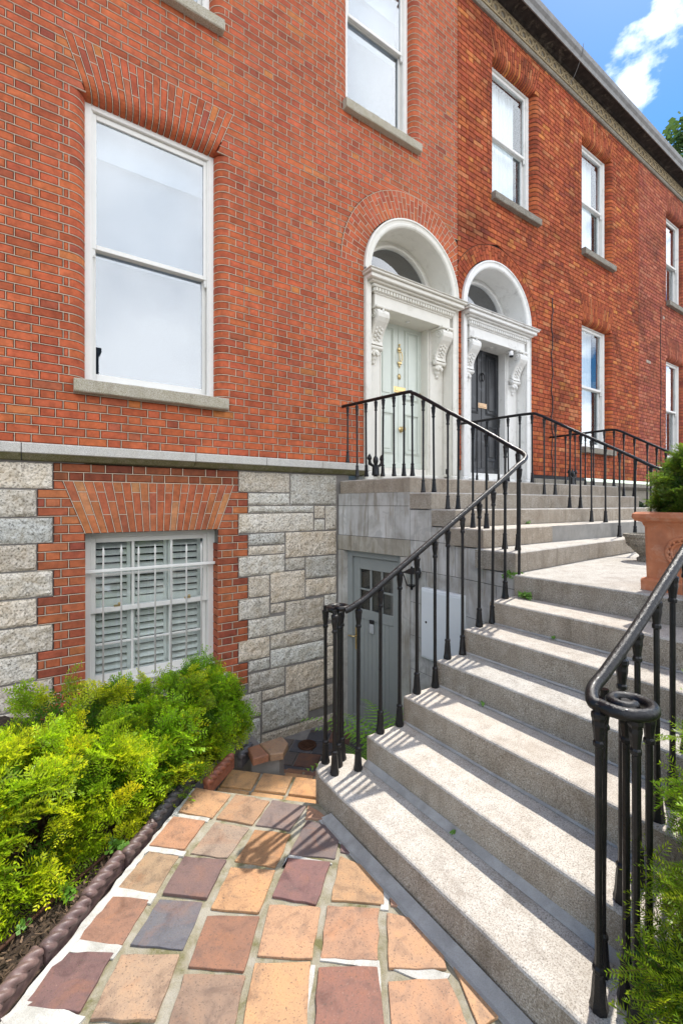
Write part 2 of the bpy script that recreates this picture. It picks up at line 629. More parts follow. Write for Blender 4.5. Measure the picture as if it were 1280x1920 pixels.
M['bark'] = mat_plain('bark', (.10, .065, .04), .9, .2, mott=.4, bstr=.6, bscale=60)
M['road'] = mat_plain('asphalt', (.05, .05, .052), .9, .2, mott=.3, bstr=.4, bscale=150)
M['concrete'] = mat_plain('concrete', (.30, .29, .27), .9, .2, mott=.3, bstr=.4, bscale=80)
M['slate'] = mat_plain('slate', (.06, .063, .07), .7, .3, mott=.3)
M['plastic_black'] = mat_plain('black plastic', (.012, .012, .013), .4, .4, bstr=0)
M['plastic_grey'] = mat_plain('grey plastic', (.42, .43, .43), .4, .4, bstr=0)
M['plastic_white'] = mat_plain('white plastic', (.8, .8, .8), .35, .4, mott=.02, bstr=0)
M['rust'] = mat_plain('rusty steel', (.10, .045, .025), .8, .3, .2, mott=.5, bstr=.4)

# ------------------------------------------------------------------ brickwork
FY = 4.5                 # street front plane
CH = 0.0758              # course height
ZB = 2.206               # first course above the string course
BR = 0.115               # bullnose radius
CP, SP = math.cos(PHI), math.sin(PHI)


def size_in_view(x, z, w, h, y=FY):
    d = x * CP + y * SP
    if d < .3:
        return 0
    u = 640 + 840 * (x * SP - y * CP) / d
    v = 945 - 840 * (z - 1.7) / d
    if u < -25 or u > 1300 or v < -15 or v > 1935:
        return 0
    return w * h / d ** 2


def pick(pal, var=.085):
    c = random.choices([p[0] for p in pal], [p[1] for p in pal])[0]
    k = 1 + random.uniform(-var, var)
    return (c[0] * k, c[1] * k * random.uniform(.93, 1.07), c[2] * k * random.uniform(.92, 1.08))


PAL1 = [((.48, .113, .044), 6), ((.46, .106, .042), 5), ((.50, .125, .047), 4), ((.39, .088, .036), 2.5), ((.42, .110, .050), 1.6), ((.52, .17, .052), .35), ((.34, .08, .040), .5)]
PAL1B = [((.42, .118, .05), 5), ((.37, .098, .045), 4), ((.46, .15, .06), 3), ((.30, .078, .042), 2)]
PAL1V = [((.44, .15, .06), 4), ((.42, .12, .05), 4), ((.47, .20, .085), 1.6), ((.36, .105, .05), 2)]
PAL2 = [((.40, .095, .037), 6), ((.35, .078, .032), 4), ((.45, .12, .042), 4), ((.32, .07, .03), 1.8), ((.52, .18, .052), .6), ((.26, .06, .03), .4), ((.48, .17, .07), 1.2)]
PAL3 = [((.40, .115, .06), 5), ((.36, .098, .055), 4), ((.30, .078, .048), 3.5), ((.44, .15, .085), 2), ((.55, .42, .34), .05)]


def brick_poly(mb, pts, y, col, g=.004, ch=.004, back=.02):
    """brick face over a convex (x, z) outline, joint half-width g, chamfer ch"""
    n = len(pts)
    cx = sum(p[0] for p in pts) / n
    cz = sum(p[1] for p in pts) / n

    def inset(d):
        out = []
        for i in range(n):
            a, b, c = Vector(pts[i - 1]), Vector(pts[i]), Vector(pts[(i + 1) % n])
            e1, e2 = (b - a), (c - b)
            if e1.length < 1e-6 or e2.length < 1e-6:
                out.append((b.x, b.y))
                continue
            e1.normalize(); e2.normalize()
            n1, n2 = Vector((-e1.y, e1.x)), Vector((-e2.y, e2.x))
            m = n1 + n2
            m = m / max(.3, m.dot(n1))
            out.append((b.x + m.x * d, b.y + m.y * d))
        return out
    p1, p2 = inset(g), inset(g + ch)
    jy = y
    P = [(x, jy, z) for x, z in p2] + [(x, jy + ch, z) for x, z in p1] + [(x, jy + back, z) for x, z in p1]
    F = [tuple(range(n))]
    for k in (0, 1):
        for i in range(n):
            j = (i + 1) % n
            F.append((k * n + i, (k + 1) * n + i, (k + 1) * n + j, k * n + j))
    mb.add(P, F, col)


def clip_x(pts, x, keep_less=True):
    out = []
    n = len(pts)
    for i in range(n):
        a, b = pts[i], pts[(i + 1) % n]
        ia, ib = (a[0] <= x) == keep_less, (b[0] <= x) == keep_less
        if ia:
            out.append(a)
        if ia != ib:
            t = (x - a[0]) / (b[0] - a[0])
            out.append((x, a[1] + t * (b[1] - a[1])))
    return out


def course(z):
    return ZB + CH * round((z - ZB) / CH)


class Opening:
    """a window or door hole in the front wall"""

    def __init__(s, xl, xr, z0, z1, arch=None, bull=True, skew=.17, top=None, cx=None, cz=None, rad=None):
        if bull and z0:
            z0, top, z1 = course(z0 - .04), course(top), course(z1)
        s.xl, s.xr, s.z0, s.z1, s.bull = xl, xr, z0, z1, bull
        s.skew, s.top, s.cx, s.cz, s.rad = skew, top, cx, cz, rad

    def block(s, z, k):
        if s.rad:                                   # round headed doorway
            if z < s.z0:
                return None
            if z <= s.cz:
                w = s.jw
                return (s.cx - w, s.cx + w)
            q = s.rad ** 2 - (z - s.cz) ** 2
            if q <= 0:
                return None
            w = math.sqrt(q)
            return (s.cx - w, s.cx + w)
        r = BR if s.bull else 0
        if z < s.z0 or z > s.top:
            return None
        if z <= s.z1:
            e = (.085 if k % 2 else .012) if s.bull else 0
            return (s.xl - r - e, s.xr + r + e)
        t = (z - s.z1) / (s.top - s.z1)
        return (s.xl - s.skew * t, s.xr + s.skew * t)


def layout(x0, x1, z0, z1, ops, phase=0.0, ch=CH):
    """Flemish bond: list of (corner list, k) and the end pieces of every course"""
    out = []
    n = int(round((z1 - z0) / ch))
    for k in range(n):
        za, zb = z0 + k * ch, z0 + (k + 1) * ch
        bl = []
        for o in ops:
            a, b = o.block(za + .001, k), o.block(zb - .001, k)
            if a is None and b is None:
                continue
            if o.rad and b is None:                 # crown of a round arch
                b = (o.cx - .02, o.cx + .02)
            a, b = a or b, b or a
            bl.append((a, b))
        bl.sort(key=lambda t: t[0][0])
        segs, cur = [], (x0, x0)
        for a, b in bl:
            segs.append((cur, (a[0], b[0])))
            cur = (a[1], b[1])
        segs.append((cur, (x1, x1)))
        for l, r in segs:
            lo, hi = max(l), min(r)
            if min(r[0] - l[0], r[1] - l[1]) < .02:
                continue
            P = .3375
            s = phase + (k % 2) * P / 2
            xs = []
            i = math.floor((lo - s) / P) - 1
            while s + i * P < hi:
                for q in (s + i * P, s + i * P + .225):
                    if lo + .04 < q < hi - .04:
                        xs.append(q)
                i += 1
            L = [l] + [(q, q) for q in xs] + [r]
            out.append((k, za, zb, [(L[j], L[j + 1]) for j in range(len(L) - 1)]))
    return out


MESHES = {}


def brick_wall(house, x0, x1, z0, z1, ops, pal, bmat, mortar, phase=0.0, joint=.004, chamf=.004, rough=0.0, ribbon=True, singles=300, tone=None):
    rows = layout(x0, x1, z0, z1, ops, phase)
    back, rib, rest = MB(), MB(), MB()
    items = []
    for k, za, zb, bricks in rows:
        l, r = bricks[0][0], bricks[-1][1]
        back.quad((l[0], FY + .009, za), (r[0], FY + .009, za), (r[1], FY + .009, zb), (l[1], FY + .009, zb), (1, 1, 1))
        if ribbon:
            h = .0021
            rib.box(l[0], r[0], FY - .0015, FY + .012, za - h, za + h, (1, 1, 1))
        for i, (a, b) in enumerate(bricks):
            if ribbon and i:
                rib.box(a[0] - .0020, a[0] + .0020, FY - .0014, FY + .012, za + .0027, zb - .0027)
            c = pick(pal)
            if tone:
                q = tone((a[0] + b[0]) / 2, za)
                c = tuple(c[j] * q[j] for j in range(3))
            items.append((size_in_view((a[0] + b[0]) / 2, za, b[0] - a[0], CH), a, b, za, zb, c))
    items.sort(key=lambda t: -t[0])
    for i, (sz, a, b, za, zb, c) in enumerate(items):
        jy = FY + (random.uniform(-rough, rough) if rough else 0)
        pts = [(a[0], za), (b[0], za), (b[1], zb), (a[1], zb)]
        rect = abs(a[0] - a[1]) < 1e-5 and abs(b[0] - b[1]) < 1e-5
        if i < singles and sz > 0 and rect:
            w = round(b[0] - a[0], 3)
            key = (w, joint, bmat.name)
            if key not in MESHES:
                m1 = MB()
                brick_poly(m1, [(-w / 2, 0), (w / 2, 0), (w / 2, CH), (-w / 2, CH)], 0, (1, 1, 1), joint, chamf)
                me = bpy.data.meshes.new('brick')
                me.from_pydata(m1.v, [], m1.f)
                me.materials.append(bmat)
                paint(me, m1.c)
                MESHES[key] = me
            o = link('brick', MESHES[key], ((a[0] + b[0]) / 2, jy, za), house)
            o.color = (*c, 1)
        else:
            brick_poly(rest, pts, jy, c, joint, chamf)
    back.build('mortar_bed', mortar, house)
    rest.build('brickwork', bmat, house, kind='stuff')
    return rib


def jamb_bricks(mb, rib, op, side, z0, z1, pal, zbase=ZB, joint=.006, single=None, bmat=None):
    """bullnosed bricks up one side of an opening"""
    n = int(round((z1 - z0) / CH)) + 2
    for k in range(n):
        kk = k + int(round((z0 - zbase) / CH)) - 1
        za, zb = zbase + kk * CH, zbase + (kk + 1) * CH
        if zb < z0 + .01 or za > z1:
            continue
        za2, zb2 = max(za, z0), min(zb, z1)
        if zb2 - za2 < .02:
            continue
        e = .085 if kk % 2 else .012
        xe = op.xl if side < 0 else op.xr
        path = [(xe + side * (BR + e), 0)]
        for j in range(9):
            a = R(90) * j / 8
            path.append((xe + side * (BR - BR * math.sin(a)), BR - BR * math.cos(a)))
        path.append((xe, BR + .05))
        c = pick(pal)
        rows = [(za2 + joint, .005), (za2 + joint + .004, 0), (zb2 - joint - .004, 0), (zb2 - joint, .005)]
        P = []
        for z, d in rows:
            for j, (x, y) in enumerate(path):
                a = R(90) * min(max((j - 1) / 8, 0), 1)
                P.append((x + side * d * math.sin(a) * 1.0, FY + y + d * math.cos(a), z))
        m = len(path)
        F = []
        for q in range(3):
            for j in range(m - 1):
                f = (q * m + j, q * m + j + 1, (q + 1) * m + j + 1, (q + 1) * m + j)
                F.append(f if side < 0 else f[::-1])
        if single is not None:
            m1 = MB()
            m1.add(P, F, c)
            m1.build('bullnose_brick', bmat, single)
        else:
            mb.add(P, F, c)
        if rib is not None:
            P, F = [], []
            for z in (za2 - .0026, za2 + .0026):
                for j, (x, y) in enumerate(path):
                    a = R(90) * min(max((j - 1) / 8, 0), 1)
                    P.append((x - side * .0015 * math.sin(a), FY + y - .0015 * math.cos(a), z))
            for j in range(m - 1):
                F.append((j, j + 1, m + j + 1, m + j))
            o = 2 * m
            for z in (za2 - .0026, za2 + .0026):
                for j, (x, y) in enumerate(path):
                    a = R(90) * min(max((j - 1) / 8, 0), 1)
                    P.append((x + side * .008 * math.sin(a), FY + y + .008 * math.cos(a), z))
            for j in range(m - 1):
                F.append((j, j + 1, o + j + 1, o + j))
                F.append((m + j, m + j + 1, o + m + j + 1, o + m + j))
            rib.add(P, F)
            x = xe + side * (BR + e)
            rib.box(x - .0024, x + .0024, FY - .0014, FY + .012, za2 + .0027, zb2 - .0027)


def backing_column(house, mortar, op, z0, z1):
    """mortar bed behind the rounded jambs"""
    for side, xe in ((-1, op.xl), (1, op.xr)):
        mb = MB()
        pts = [(xe + side * (BR + .09), .009)]
        for j in range(9):
            a = R(90) * j / 8
            pts.append((xe + side * (BR - (BR - .008) * math.sin(a)), BR - (BR - .008) * math.cos(a)))
        pts.append((xe + side * .008, BR + .06))
        for j in range(len(pts) - 1):
            mb.quad((pts[j][0], FY + pts[j][1], z0), (pts[j + 1][0], FY + pts[j + 1][1], z0), (pts[j + 1][0], FY + pts[j + 1][1], z1), (pts[j][0], FY + pts[j][1], z1))
        mb.build('jamb_bed', mortar, house)


def flat_arch(house, op, n, pal, bmat, mortar, ribmb, separate=True, joint=.004, camber=0.0):
    """gauged flat arch, its lower edge rounded when the jambs are"""
    zs, zt = op.z1, op.top
    bull = op.bull
    rest = MB()
    bk = MB()

    def xz(t, z):
        q = (z - zs) / (zt - zs)
        return (op.xl - op.skew * q) * (1 - t) + (op.xr + op.skew * q) * t

    def path(za, zb):
        out = []
        if bull:
            if za <= 0:
                for j in range(7):
                    a = R(90) * j / 6
                    out.append((BR - BR * math.sin(a), BR - BR * math.cos(a), a))
                za = BR
            out.append((0, za, R(90)))
            out.append((0, zb, R(90)))
        else:
            out = [(0, za, R(90)), (0, zb, R(90))]
        return out
    H = zt - zs
    for i in range(n):
        t0, t1 = i / n, (i + 1) / n
        sp = [0, .62 * H, H] if i % 2 == 0 else [0, .36 * H, .80 * H, H]
        for q in range(len(sp) - 1):
            c = pick(pal)
            pa = path(sp[q], sp[q + 1])
            rows = []
            for j, (y, dz, a) in enumerate(pa):
                z = zs + dz
                if j == 0:
                    z += joint * (1 if not (bull and q == 0) else 0)
                if j == len(pa) - 1:
                    z -= joint
                xa, xb = xz(t0, z), xz(t1, z)
                w = joint
                d = .005
                rows.append([(xa + w, y + d * math.sin(a), z + d * math.cos(a)), (xa + w + .004, y, z), (xb - w - .004, y, z), (xb - w, y + d * math.sin(a), z + d * math.cos(a))])
            P = [(x, FY + y, z) for r in rows for x, y, z in r]
            F = []
            for j in range(len(rows) - 1):
                for s in range(3):
                    F.append((j * 4 + s, j * 4 + s + 1, j * 4 + s + 5, j * 4 + s + 4))
            o = len(P)
            P += [(x, y + .012, z) for x, y, z in P[-4:]] + [(x, y + .012, z) for x, y, z in P[:4]]
            F.append((o - 4, o - 3, o + 1, o)); F.append((o - 3, o - 2, o + 2, o + 1)); F.append((o - 2, o - 1, o + 3, o + 2))
            for e in range(3):
                F.append((e, o + 4 + e, o + 5 + e, e + 1))
            if separate:
                m1 = MB()
                m1.add(P, F, c)
                m1.build('voussoir', bmat, house)
            else:
                rest.add(P, F, c)
            if ribmb is not None and q:
                z = zs + sp[q]
                ribmb.box(xz(t0, z) + .003, xz(t1, z) - .003, FY - .0014, FY + .01, z - .0024, z + .0024)
        if ribmb is not None:
            pa = path(0, H)
            P, F = [], []
            for (y, dz, a) in pa:
                x = xz(t0, zs + dz)
                for sx in (-.0024, .0024):
                    P.append((x + sx, FY + y - .0015 * math.sin(a), zs + dz - .0015 * math.cos(a)))
            for j in range(len(pa) - 1):
                F.append((2 * j, 2 * j + 1, 2 * j + 3, 2 * j + 2))
            ribmb.add(P, F)
    pa = path(0, H)
    for j in range(len(pa) - 1):
        (y0, z0, a0), (y1, z1, a1) = pa[j], pa[j + 1]
        d = .008
        bk.quad((xz(0, zs + z0), FY + y0 + d * math.sin(a0), zs + z0 + d * math.cos(a0)), (xz(1, zs + z0), FY + y0 + d * math.sin(a0), zs + z0 + d * math.cos(a0)),
                (xz(1, zs + z1), FY + y1 + d * math.sin(a1), zs + z1 + d * math.cos(a1)), (xz(0, zs + z1), FY + y1 + d * math.sin(a1), zs + z1 + d * math.cos(a1)))
    if ribmb is not None:
        strip(ribmb, (xz(1, zs + (BR if bull else 0)), zs + (BR if bull else 0)), (xz(1, zt), zt))
        strip(ribmb, (xz(0, zt), zt), (xz(1, zt), zt))
    if bull:                                        # the end faces the arch springs from
        for t, sg in ((0, -1), (1, 1)):
            x_ = xz(t, zs)
            sp_ = MB()
            c_ = pick(pal)
            sp_.quad((x_, FY + .006, zs), (x_, FY + .16, zs), (xz(t, zt), FY + .16, zt), (xz(t, zt), FY + .006, zt), c_)
            sp_.quad((x_ + sg * (BR + .1), FY + .007, zs + .001), (x_ - sg * .01, FY + .007, zs + .001), (x_ - sg * .01, FY + .17, zs + .001), (x_ + sg * (BR + .1), FY + .17, zs + .001), c_)
            sp_.build('springer', bmat, house)
            bk.quad((x_ + sg * (BR + .1), FY + .008, zs + .002), (x_ - sg * .01, FY + .008, zs + .002), (x_ - sg * .01, FY + .17, zs + .002), (x_ + sg * (BR + .1), FY + .17, zs + .002))
    bk.build('arch_bed', mortar, house)
    if not separate:
        rest.build('flat_arch', bmat, house, kind='stuff')


def round_arch(house, cx, cz, r0, r1, n, pal, bmat, mortar, ribmb, xmin, xmax, separate=True, joint=.004, amin=0.0):
    rest = MB()
    bk = MB()

    def pt(r, a):
        return (cx - r * math.cos(a), cz + r * math.sin(a))
    for i in range(n):
        a0, a1 = amin + (math.pi - 2 * amin) * i / n, amin + (math.pi - 2 * amin) * (i + 1) / n
        sp = [r0, r0 + .6 * (r1 - r0), r1] if i % 2 else [r0, r0 + .33 * (r1 - r0), r0 + .8 * (r1 - r0), r1]
        for q in range(len(sp) - 1):
            pts = [pt(sp[q], a0), pt(sp[q + 1], a0), pt(sp[q + 1], a1), pt(sp[q], a1)]
            pts = pts[::-1]
            pts = clip_x(pts, xmax, True)
            pts = clip_x(pts, xmin, False) if len(pts) > 2 else pts
            if len(pts) < 3:
                continue
            ar = abs(sum(pts[j][0] * pts[(j + 1) % len(pts)][1] - pts[(j + 1) % len(pts)][0] * pts[j][1] for j in range(len(pts)))) / 2
            if ar < 4e-4:
                continue
            m1 = MB() if separate else rest
            brick_poly(m1, pts, FY + random.uniform(-.001, .001), pick(pal), joint, .003)
            if separate:
                m1.build('voussoir', bmat, house)
            if ribmb is not None and q:
                for a, b in ((pt(sp[q], a0), pt(sp[q], a1)),):
                    if xmin < min(a[0], b[0]) and max(a[0], b[0]) < xmax:
                        strip(ribmb, a, b)
        a, b = pt(r0, a0), pt(r1, a0)
        if ribmb is not None and xmin < min(a[0], b[0]):
            if max(a[0], b[0]) > xmax:
                if a[0] >= xmax:
                    continue
                t = (xmax - a[0]) / (b[0] - a[0])
                b = (xmax, a[1] + t * (b[1] - a[1]))
            strip(ribmb, a, b)
    m = 48
    for i in range(m):
        a0, a1 = math.pi * i / m, math.pi * (i + 1) / m
        if ribmb is not None:
            a, b = pt(r1, a0), pt(r1, a1)
            if xmin < min(a[0], b[0]) and max(a[0], b[0]) < xmax:
                strip(ribmb, a, b)
        pts = clip_x([pt(r0, a0), pt(r1 + .01, a0), pt(r1 + .01, a1), pt(r0, a1)], xmax, True)
        if len(pts) > 2:
            pts = clip_x(pts, xmin, False)
        if len(pts) > 2:
            bk.add([(x, FY + .0085, z) for x, z in pts], [tuple(range(len(pts)))])
    bk.build('arch_bed', mortar, house)
    if not separate:
        rest.build('round_arch', bmat, house, kind='stuff')


def strip(mb, a, b, w=.0024):
    a, b = Vector(a), Vector(b)
    d = (b - a)
    if d.length < 1e-5:
        return
    n = Vector((-d.y, d.x)).normalized() * w
    P = [(a.x + n.x, FY - .0014, a.y + n.y), (a.x - n.x, FY - .0014, a.y - n.y), (b.x - n.x, FY - .0014, b.y - n.y), (b.x + n.x, FY - .0014, b.y + n.y)]
    P += [(x, FY + .01, z) for x, y, z in P]
    mb.add(P, [(0, 1, 2, 3), (0, 4, 5, 1), (2, 6, 7, 3), (1, 5, 6, 2), (3, 7, 4, 0)])


def sash_window(house, xl, xr, z0, z1, y=FY + .115, meet=None, paintmat=None, behind='blind', glass='glass', label=None, horns=True):
    """box-sash window filling an opening whose inner edges are xl..xr, z0..z1"""
    pm = paintmat or M['white']
    f = MB()
    fw = .052
    f.box(xl - .03, xl + fw, y, y + .13, z0, z1 + .03, bev=.004)
    f.box(xr - fw, xr + .03, y, y + .13, z0, z1 + .03, bev=.004)
    f.box(xl + fw, xr - fw, y + .002, y + .13, z1 - .045, z1 + .03, bev=.004)
    f.box(xl + fw, xr - fw, y - .02, y + .13, z0 - .01, z0 + .035, bev=.006)
    # staff beads
    f.box(xl + fw, xl + fw + .012, y + .012, y + .03, z0 + .035, z1 - .045)
    f.box(xr - fw - .012, xr - fw, y + .012, y + .03, z0 + .035, z1 - .045)
    win = f.build('window', pm, house, label)
    meet = meet or (z0 + z1) / 2
    a, b = xl + fw + .002, xr - fw - .002
    st = .042
    for nm, za, zb, yy in (('upper_sash', meet - .022, z1 - .047, y + .03), ('lower_sash', z0 + .037, meet + .022, y + .075)):
        s = MB()
        s.box(a, a + st, yy, yy + .04, za, zb, bev=.004)
        s.box(b - st, b, yy, yy + .04, za, zb, bev=.004)
        bt = .075 if nm == 'lower_sash' else .044
        tp = .044 if nm == 'lower_sash' else .05
        s.box(a + st, b - st, yy + .001, yy + .041, za, za + bt, bev=.004)
        s.box(a + st, b - st, yy + .001, yy + .041, zb - tp, zb, bev=.004)
        if nm == 'upper_sash' and horns:
            for x in (a, b - .034):
                s.box(x, x + .034, yy + .002, yy + .03, za - .05, za, bev=.006)
                s.lathe([(.004, 0), (.017, .012), (.017, .03), (.012, .045)], (x + .017, yy + .016, za - .08), 8)
        s.build(nm, pm, win)
        g = MB()
        g.box(a + st - .004, b - st + .004, yy + .018, yy + .022, za + bt - .004, zb - tp + .004)
        g.build('pane', M[glass], win)
    if behind == 'blind':
        k = MB()
        k.box(xl + .02, xr - .02, y + .19, y + .194, z1 - .34, z1)
        k.build('blind', M['blind'], win)
        k = MB()
        k.box(xl + .02, xr - .02, y + .30, y + .304, z0, z1)
        k.build('pane_tone_sheet', M['dark_tone_sheet'], win)  # added dark sheet that deepens the tone seen in the panes
        k = MB()
        k.box(xl + .02, xr - .02, y + .24, y + .244, meet, z1)
        k.build('upper_tone_sheet', M['upper_tone_sheet'], win)  # added paler sheet, makes the upper pane look brighter than the lower
    elif behind == 'curtain':
        k = MB()
        nn = 60
        P = []
        for i in range(nn + 1):
            x = xl + .04 + (xr - xl - .2) * i / nn
            yy = y + .22 + .02 * math.sin(i * 1.15) + .012 * math.sin(i * .37 + 2)
            P += [(x, yy, z0), (x, yy, z1)]
        k.add(P, [(2 * i, 2 * i + 2, 2 * i + 3, 2 * i + 1) for i in range(nn)], smooth=True)
        k.build('curtain', M['curtain'], win)
    r = MB()
    x0, x1, y0, y1, zz0, zz1 = xl - .05, xr + .05, y + .131, y + .8, z0 - .05, z1 + .05
    r.quad((x0, y1, zz0), (x1, y1, zz0), (x1, y1, zz1), (x0, y1, zz1))
    r.quad((x0, y0, zz0), (x0, y1, zz0), (x0, y1, zz1), (x0, y0, zz1))
    r.quad((x1, y0, zz0), (x1, y1, zz0), (x1, y1, zz1), (x1, y0, zz1))
    r.quad((x0, y0, zz0), (x1, y0, zz0), (x1, y1, zz0), (x0, y1, zz0))
    r.quad((x0, y0, zz1), (x1, y0, zz1), (x1, y1, zz1), (x0, y1, zz1))
    r.build('room', M['dark_room'], win)
    return win


def stone_sill(house, xl, xr, ztop, m, h=.11, out=.085):
    k = MB()
    x0, x1 = xl - .095, xr + .095
    n = 14
    P, F = [], []
    prof = [(FY - out + .012, ztop + .004), (FY - out, ztop - .008), (FY - out + .003, ztop - h + .01), (FY - out + .012, ztop - h), (FY + .02, ztop - h)]
    prof = [(FY + .16, ztop + .02)] + prof
    for i in range(n + 1):
        x = x0 + (x1 - x0) * i / n
        for y, z in prof:
            j = .0035
            P.append((x + (random.uniform(-j, j) if 0 < i < n else 0), y + random.uniform(-j, j) * .6, z + random.uniform(-j, j) * .6))
    q = len(prof)
    for i in range(n):
        for j in range(q - 1):
            F.append((i * q + j, (i + 1) * q + j, (i + 1) * q + j + 1, i * q + j + 1))
    F.append(tuple(range(q)))
    F.append(tuple(reversed(range(n * q, (n + 1) * q))))
    k.add(P, F)
    return k.build('window_sill', m, house)


def cornice(house, x0, x1):
    base = 9.372
    k = MB()
    k.extrude_x([(FY + .1, base), (FY - .03, base), (FY - .045, base + .02), (FY - .045, base + .06), (FY - .02, base + .08), (FY + .1, base + .08)], x0, x1)
    k.build('bed_mould', M['old_stone'], house)
    k = MB()
    k2 = MB()
    k2.box(x0, x1, FY - .03, FY + .1, base + .081, base + .29)  # darker ground paints the ring centres as shaded holes
    k.box(x0, x1, FY - .05, FY - .031, base + .081, base + .105)
    k.box(x0, x1, FY - .05, FY - .031, base + .262, base + .289)
    n = int((x1 - x0) / .185)
    for i in range(n):
        x = x0 + (i + .5) * (x1 - x0) / n
        ring = [(x + .068 * math.cos(2 * math.pi * j / 12), FY - .036, base + .184 + .068 * math.sin(2 * math.pi * j / 12)) for j in range(13)]
        k.tube(ring, .021, 5, caps=False)
        k.box(x + .082, x + .102, FY - .055, FY - .031, base + .106, base + .261, bev=.006)
    gb = k.build('guilloche_band', M['stone_band'], house)
    k2.build('band_ground', M['old_stone'], house)
    k = MB()
    k.extrude_x([(FY + .1, base + .291), (FY - .08, base + .291), (FY - .1, base + .31), (FY - .27, base + .315), (FY - .27, base + .33), (FY + .1, base + .45)], x0, x1)
    k.build('soffit', M['soot'], house)
    k = MB()
    gp = [(FY - .271, base + .30), (FY - .29, base + .29), (FY - .30, base + .36), (FY - .335, base + .40), (FY - .345, base + .455), (FY - .345, base + .48), (FY - .20, base + .48), (FY - .20, base + .40)]
    k.extrude_x(gp, x0, x1)
    k.build('gutter', M['gutter'], house)
    k = MB()
    k.add([(x0, FY - .2, base + .46), (x1, FY - .2, base + .46), (x1, FY + 4.2, base + 3.2), (x0, FY + 4.2, base + 3.2)], [(0, 1, 2, 3)])
    k.add([(x0, FY + 4.2, -1), (x1, FY + 4.2, -1), (x1, FY + 4.2, base + 3.2), (x0, FY + 4.2, base + 3.2)], [(0, 1, 2, 3)])
    k.build('roof', M['slate'], house)


M['stone_band'] = mat_plain('cream stone band', (.42, .33, .20), .8, .2, mott=.35, bstr=.4, dirt=((.10, .08, .06), .8))
M['soot'] = mat_plain('blackened soffit', (.055, .045, .04), .9, .15, mott=.6, bstr=.4, dirt=((.2, .17, .13), .8))
M['gutter'] = mat_plain('grey gutter', (.27, .265, .255), .6, .3, mott=.3, dirt=((.12, .11, .10), .7))

# ------------------------------------------------------------------ door cases and doors


def arch_ring(mb, cx, cz, r0, r1, prof, n=40, col=(1, 1, 1), a0=0.0):
    """moulding swept round a semicircle; prof = [(u, y)] with u from 0 (r0) to 1 (r1)"""
    P, F = [], []
    q = len(prof)
    for i in range(n + 1):
        a = a0 + (math.pi - 2 * a0) * i / n
        for u, y in prof:
            r = r0 + (r1 - r0) * u
            P.append((cx - r * math.cos(a), y, cz + r * math.sin(a)))
    for i in range(n):
        for j in range(q - 1):
            F.append((i * q + j, i * q + j + 1, (i + 1) * q + j + 1, (i + 1) * q + j))
    mb.add(P, F, col, False)


def door_panel(mb, x0, x1, z0, z1, y, depth=.02):
    """bolection moulded panel on a door face at y (towards -y)"""
    for k, (w, d) in enumerate(((0, .010), (.016, .020), (.034, .006))):
        xa, xb, za, zb = x0 + w, x1 - w, z0 + w, z1 - w
        t = .016
        mb.box(xa, xb, y - d, y, za, za + t, bev=.005)
        mb.box(xa, xb, y - d, y, zb - t, zb, bev=.005)
        mb.box(xa, xa + t, y - d, y, za + t, zb - t, bev=.005)
        mb.box(xb - t, xb, y - d, y, za + t, zb - t, bev=.005)
    mb.box(x0 + .075, x1 - .075, y - .011, y, z0 + .075, z1 - .075, bev=.008)


def console(house, x0, x1, ztop, y0, m, par):
    """carved scroll bracket: cap, S-shaped body with a leaf, a roll and a drop"""
    k = MB()
    h = .70
    cx = (x0 + x1) / 2
    k.box(x0 - .02, x1 + .02, y0 - .235, y0 + .01, ztop - .035, ztop, bev=.008)
    prof = [(y0 + .005, ztop - .036), (y0 - .19, ztop - .036), (y0 - .225, ztop - .06), (y0 - .24, ztop - .10), (y0 - .235, ztop - .145), (y0 - .205, ztop - .195), (y0 - .15, ztop - .26), (y0 - .105, ztop - .34), (y0 - .088, ztop - .41), (y0 - .10, ztop - .46), (y0 + .005, ztop - .46)]
    k.extrude_x(prof, x0, x1, smooth=False)
    # scroll eyes on both cheeks
    for x, sgn in ((x0, -1), (x1, 1)):
        for rad, cy, cz_ in ((.058, y0 - .15, ztop - .105), (.036, y0 - .055, ztop - .40)):
            sp = []
            for j in range(26):
                a = j * .45
                r = rad * (1 - j / 30)
                sp.append((x + sgn * .004, cy + r * math.cos(a), cz_ + r * math.sin(a)))
            k.tube(sp, .009, 5)
        k.tube([(x + sgn * .003, p[0] + .016, p[1] + .008) for p in prof[3:10]], .008, 5)
    # acanthus leaf lobes down the front
    for j in range(9):
        t = j / 8
        zz = ztop - .07 - .37 * t
        yy = y0 - .222 + .14 * (max(0, t - .12) / .88) ** .85
        w = .052 * (1 - .35 * t)
        for sx in (-1, 0, 1):
            k.lathe([(.002, -.030), (.022, -.018), (.026, 0), (.016, .02), (.003, .030)], (cx + sx * w, yy - .002 + abs(sx) * .012, zz + (.014 if sx == 0 else 0)), 7, sx=.9 if sx else .7, sy=.6)
    # roll
    k.lathe([(.01, x0 - .012), (.034, x0 - .012), (.038, x0), (.030, x0 + .02), (.030, x1 - .02), (.038, x1), (.034, x1 + .012), (.01, x1 + .012)], (0, y0 - .062, ztop - .488), 12, axis='x')
    # drop: a tapering bell of leaves
    w2 = (x1 - x0) / 2
    k.lathe([(.004, -.70), (.022, -.692), (.030, -.672), (.020, -.655), (.034, -.645), (.052, -.62), (.045, -.595), (.066, -.575), (.078, -.545), (.074, -.52), (.05, -.505)], (cx, y0 - .012, ztop), 14, sx=w2 / .078 * .9, sy=.95)
    for j in range(5):
        k.lathe([(.002, -.03), (.016, -.014), (.018, 0), (.01, .02), (.002, .028)], (cx + (j - 2) * .032, y0 - .082 + abs(j - 2) * .012, ztop - .56 - .02 * (j % 2)), 6)
    return k.build('console', m, par)


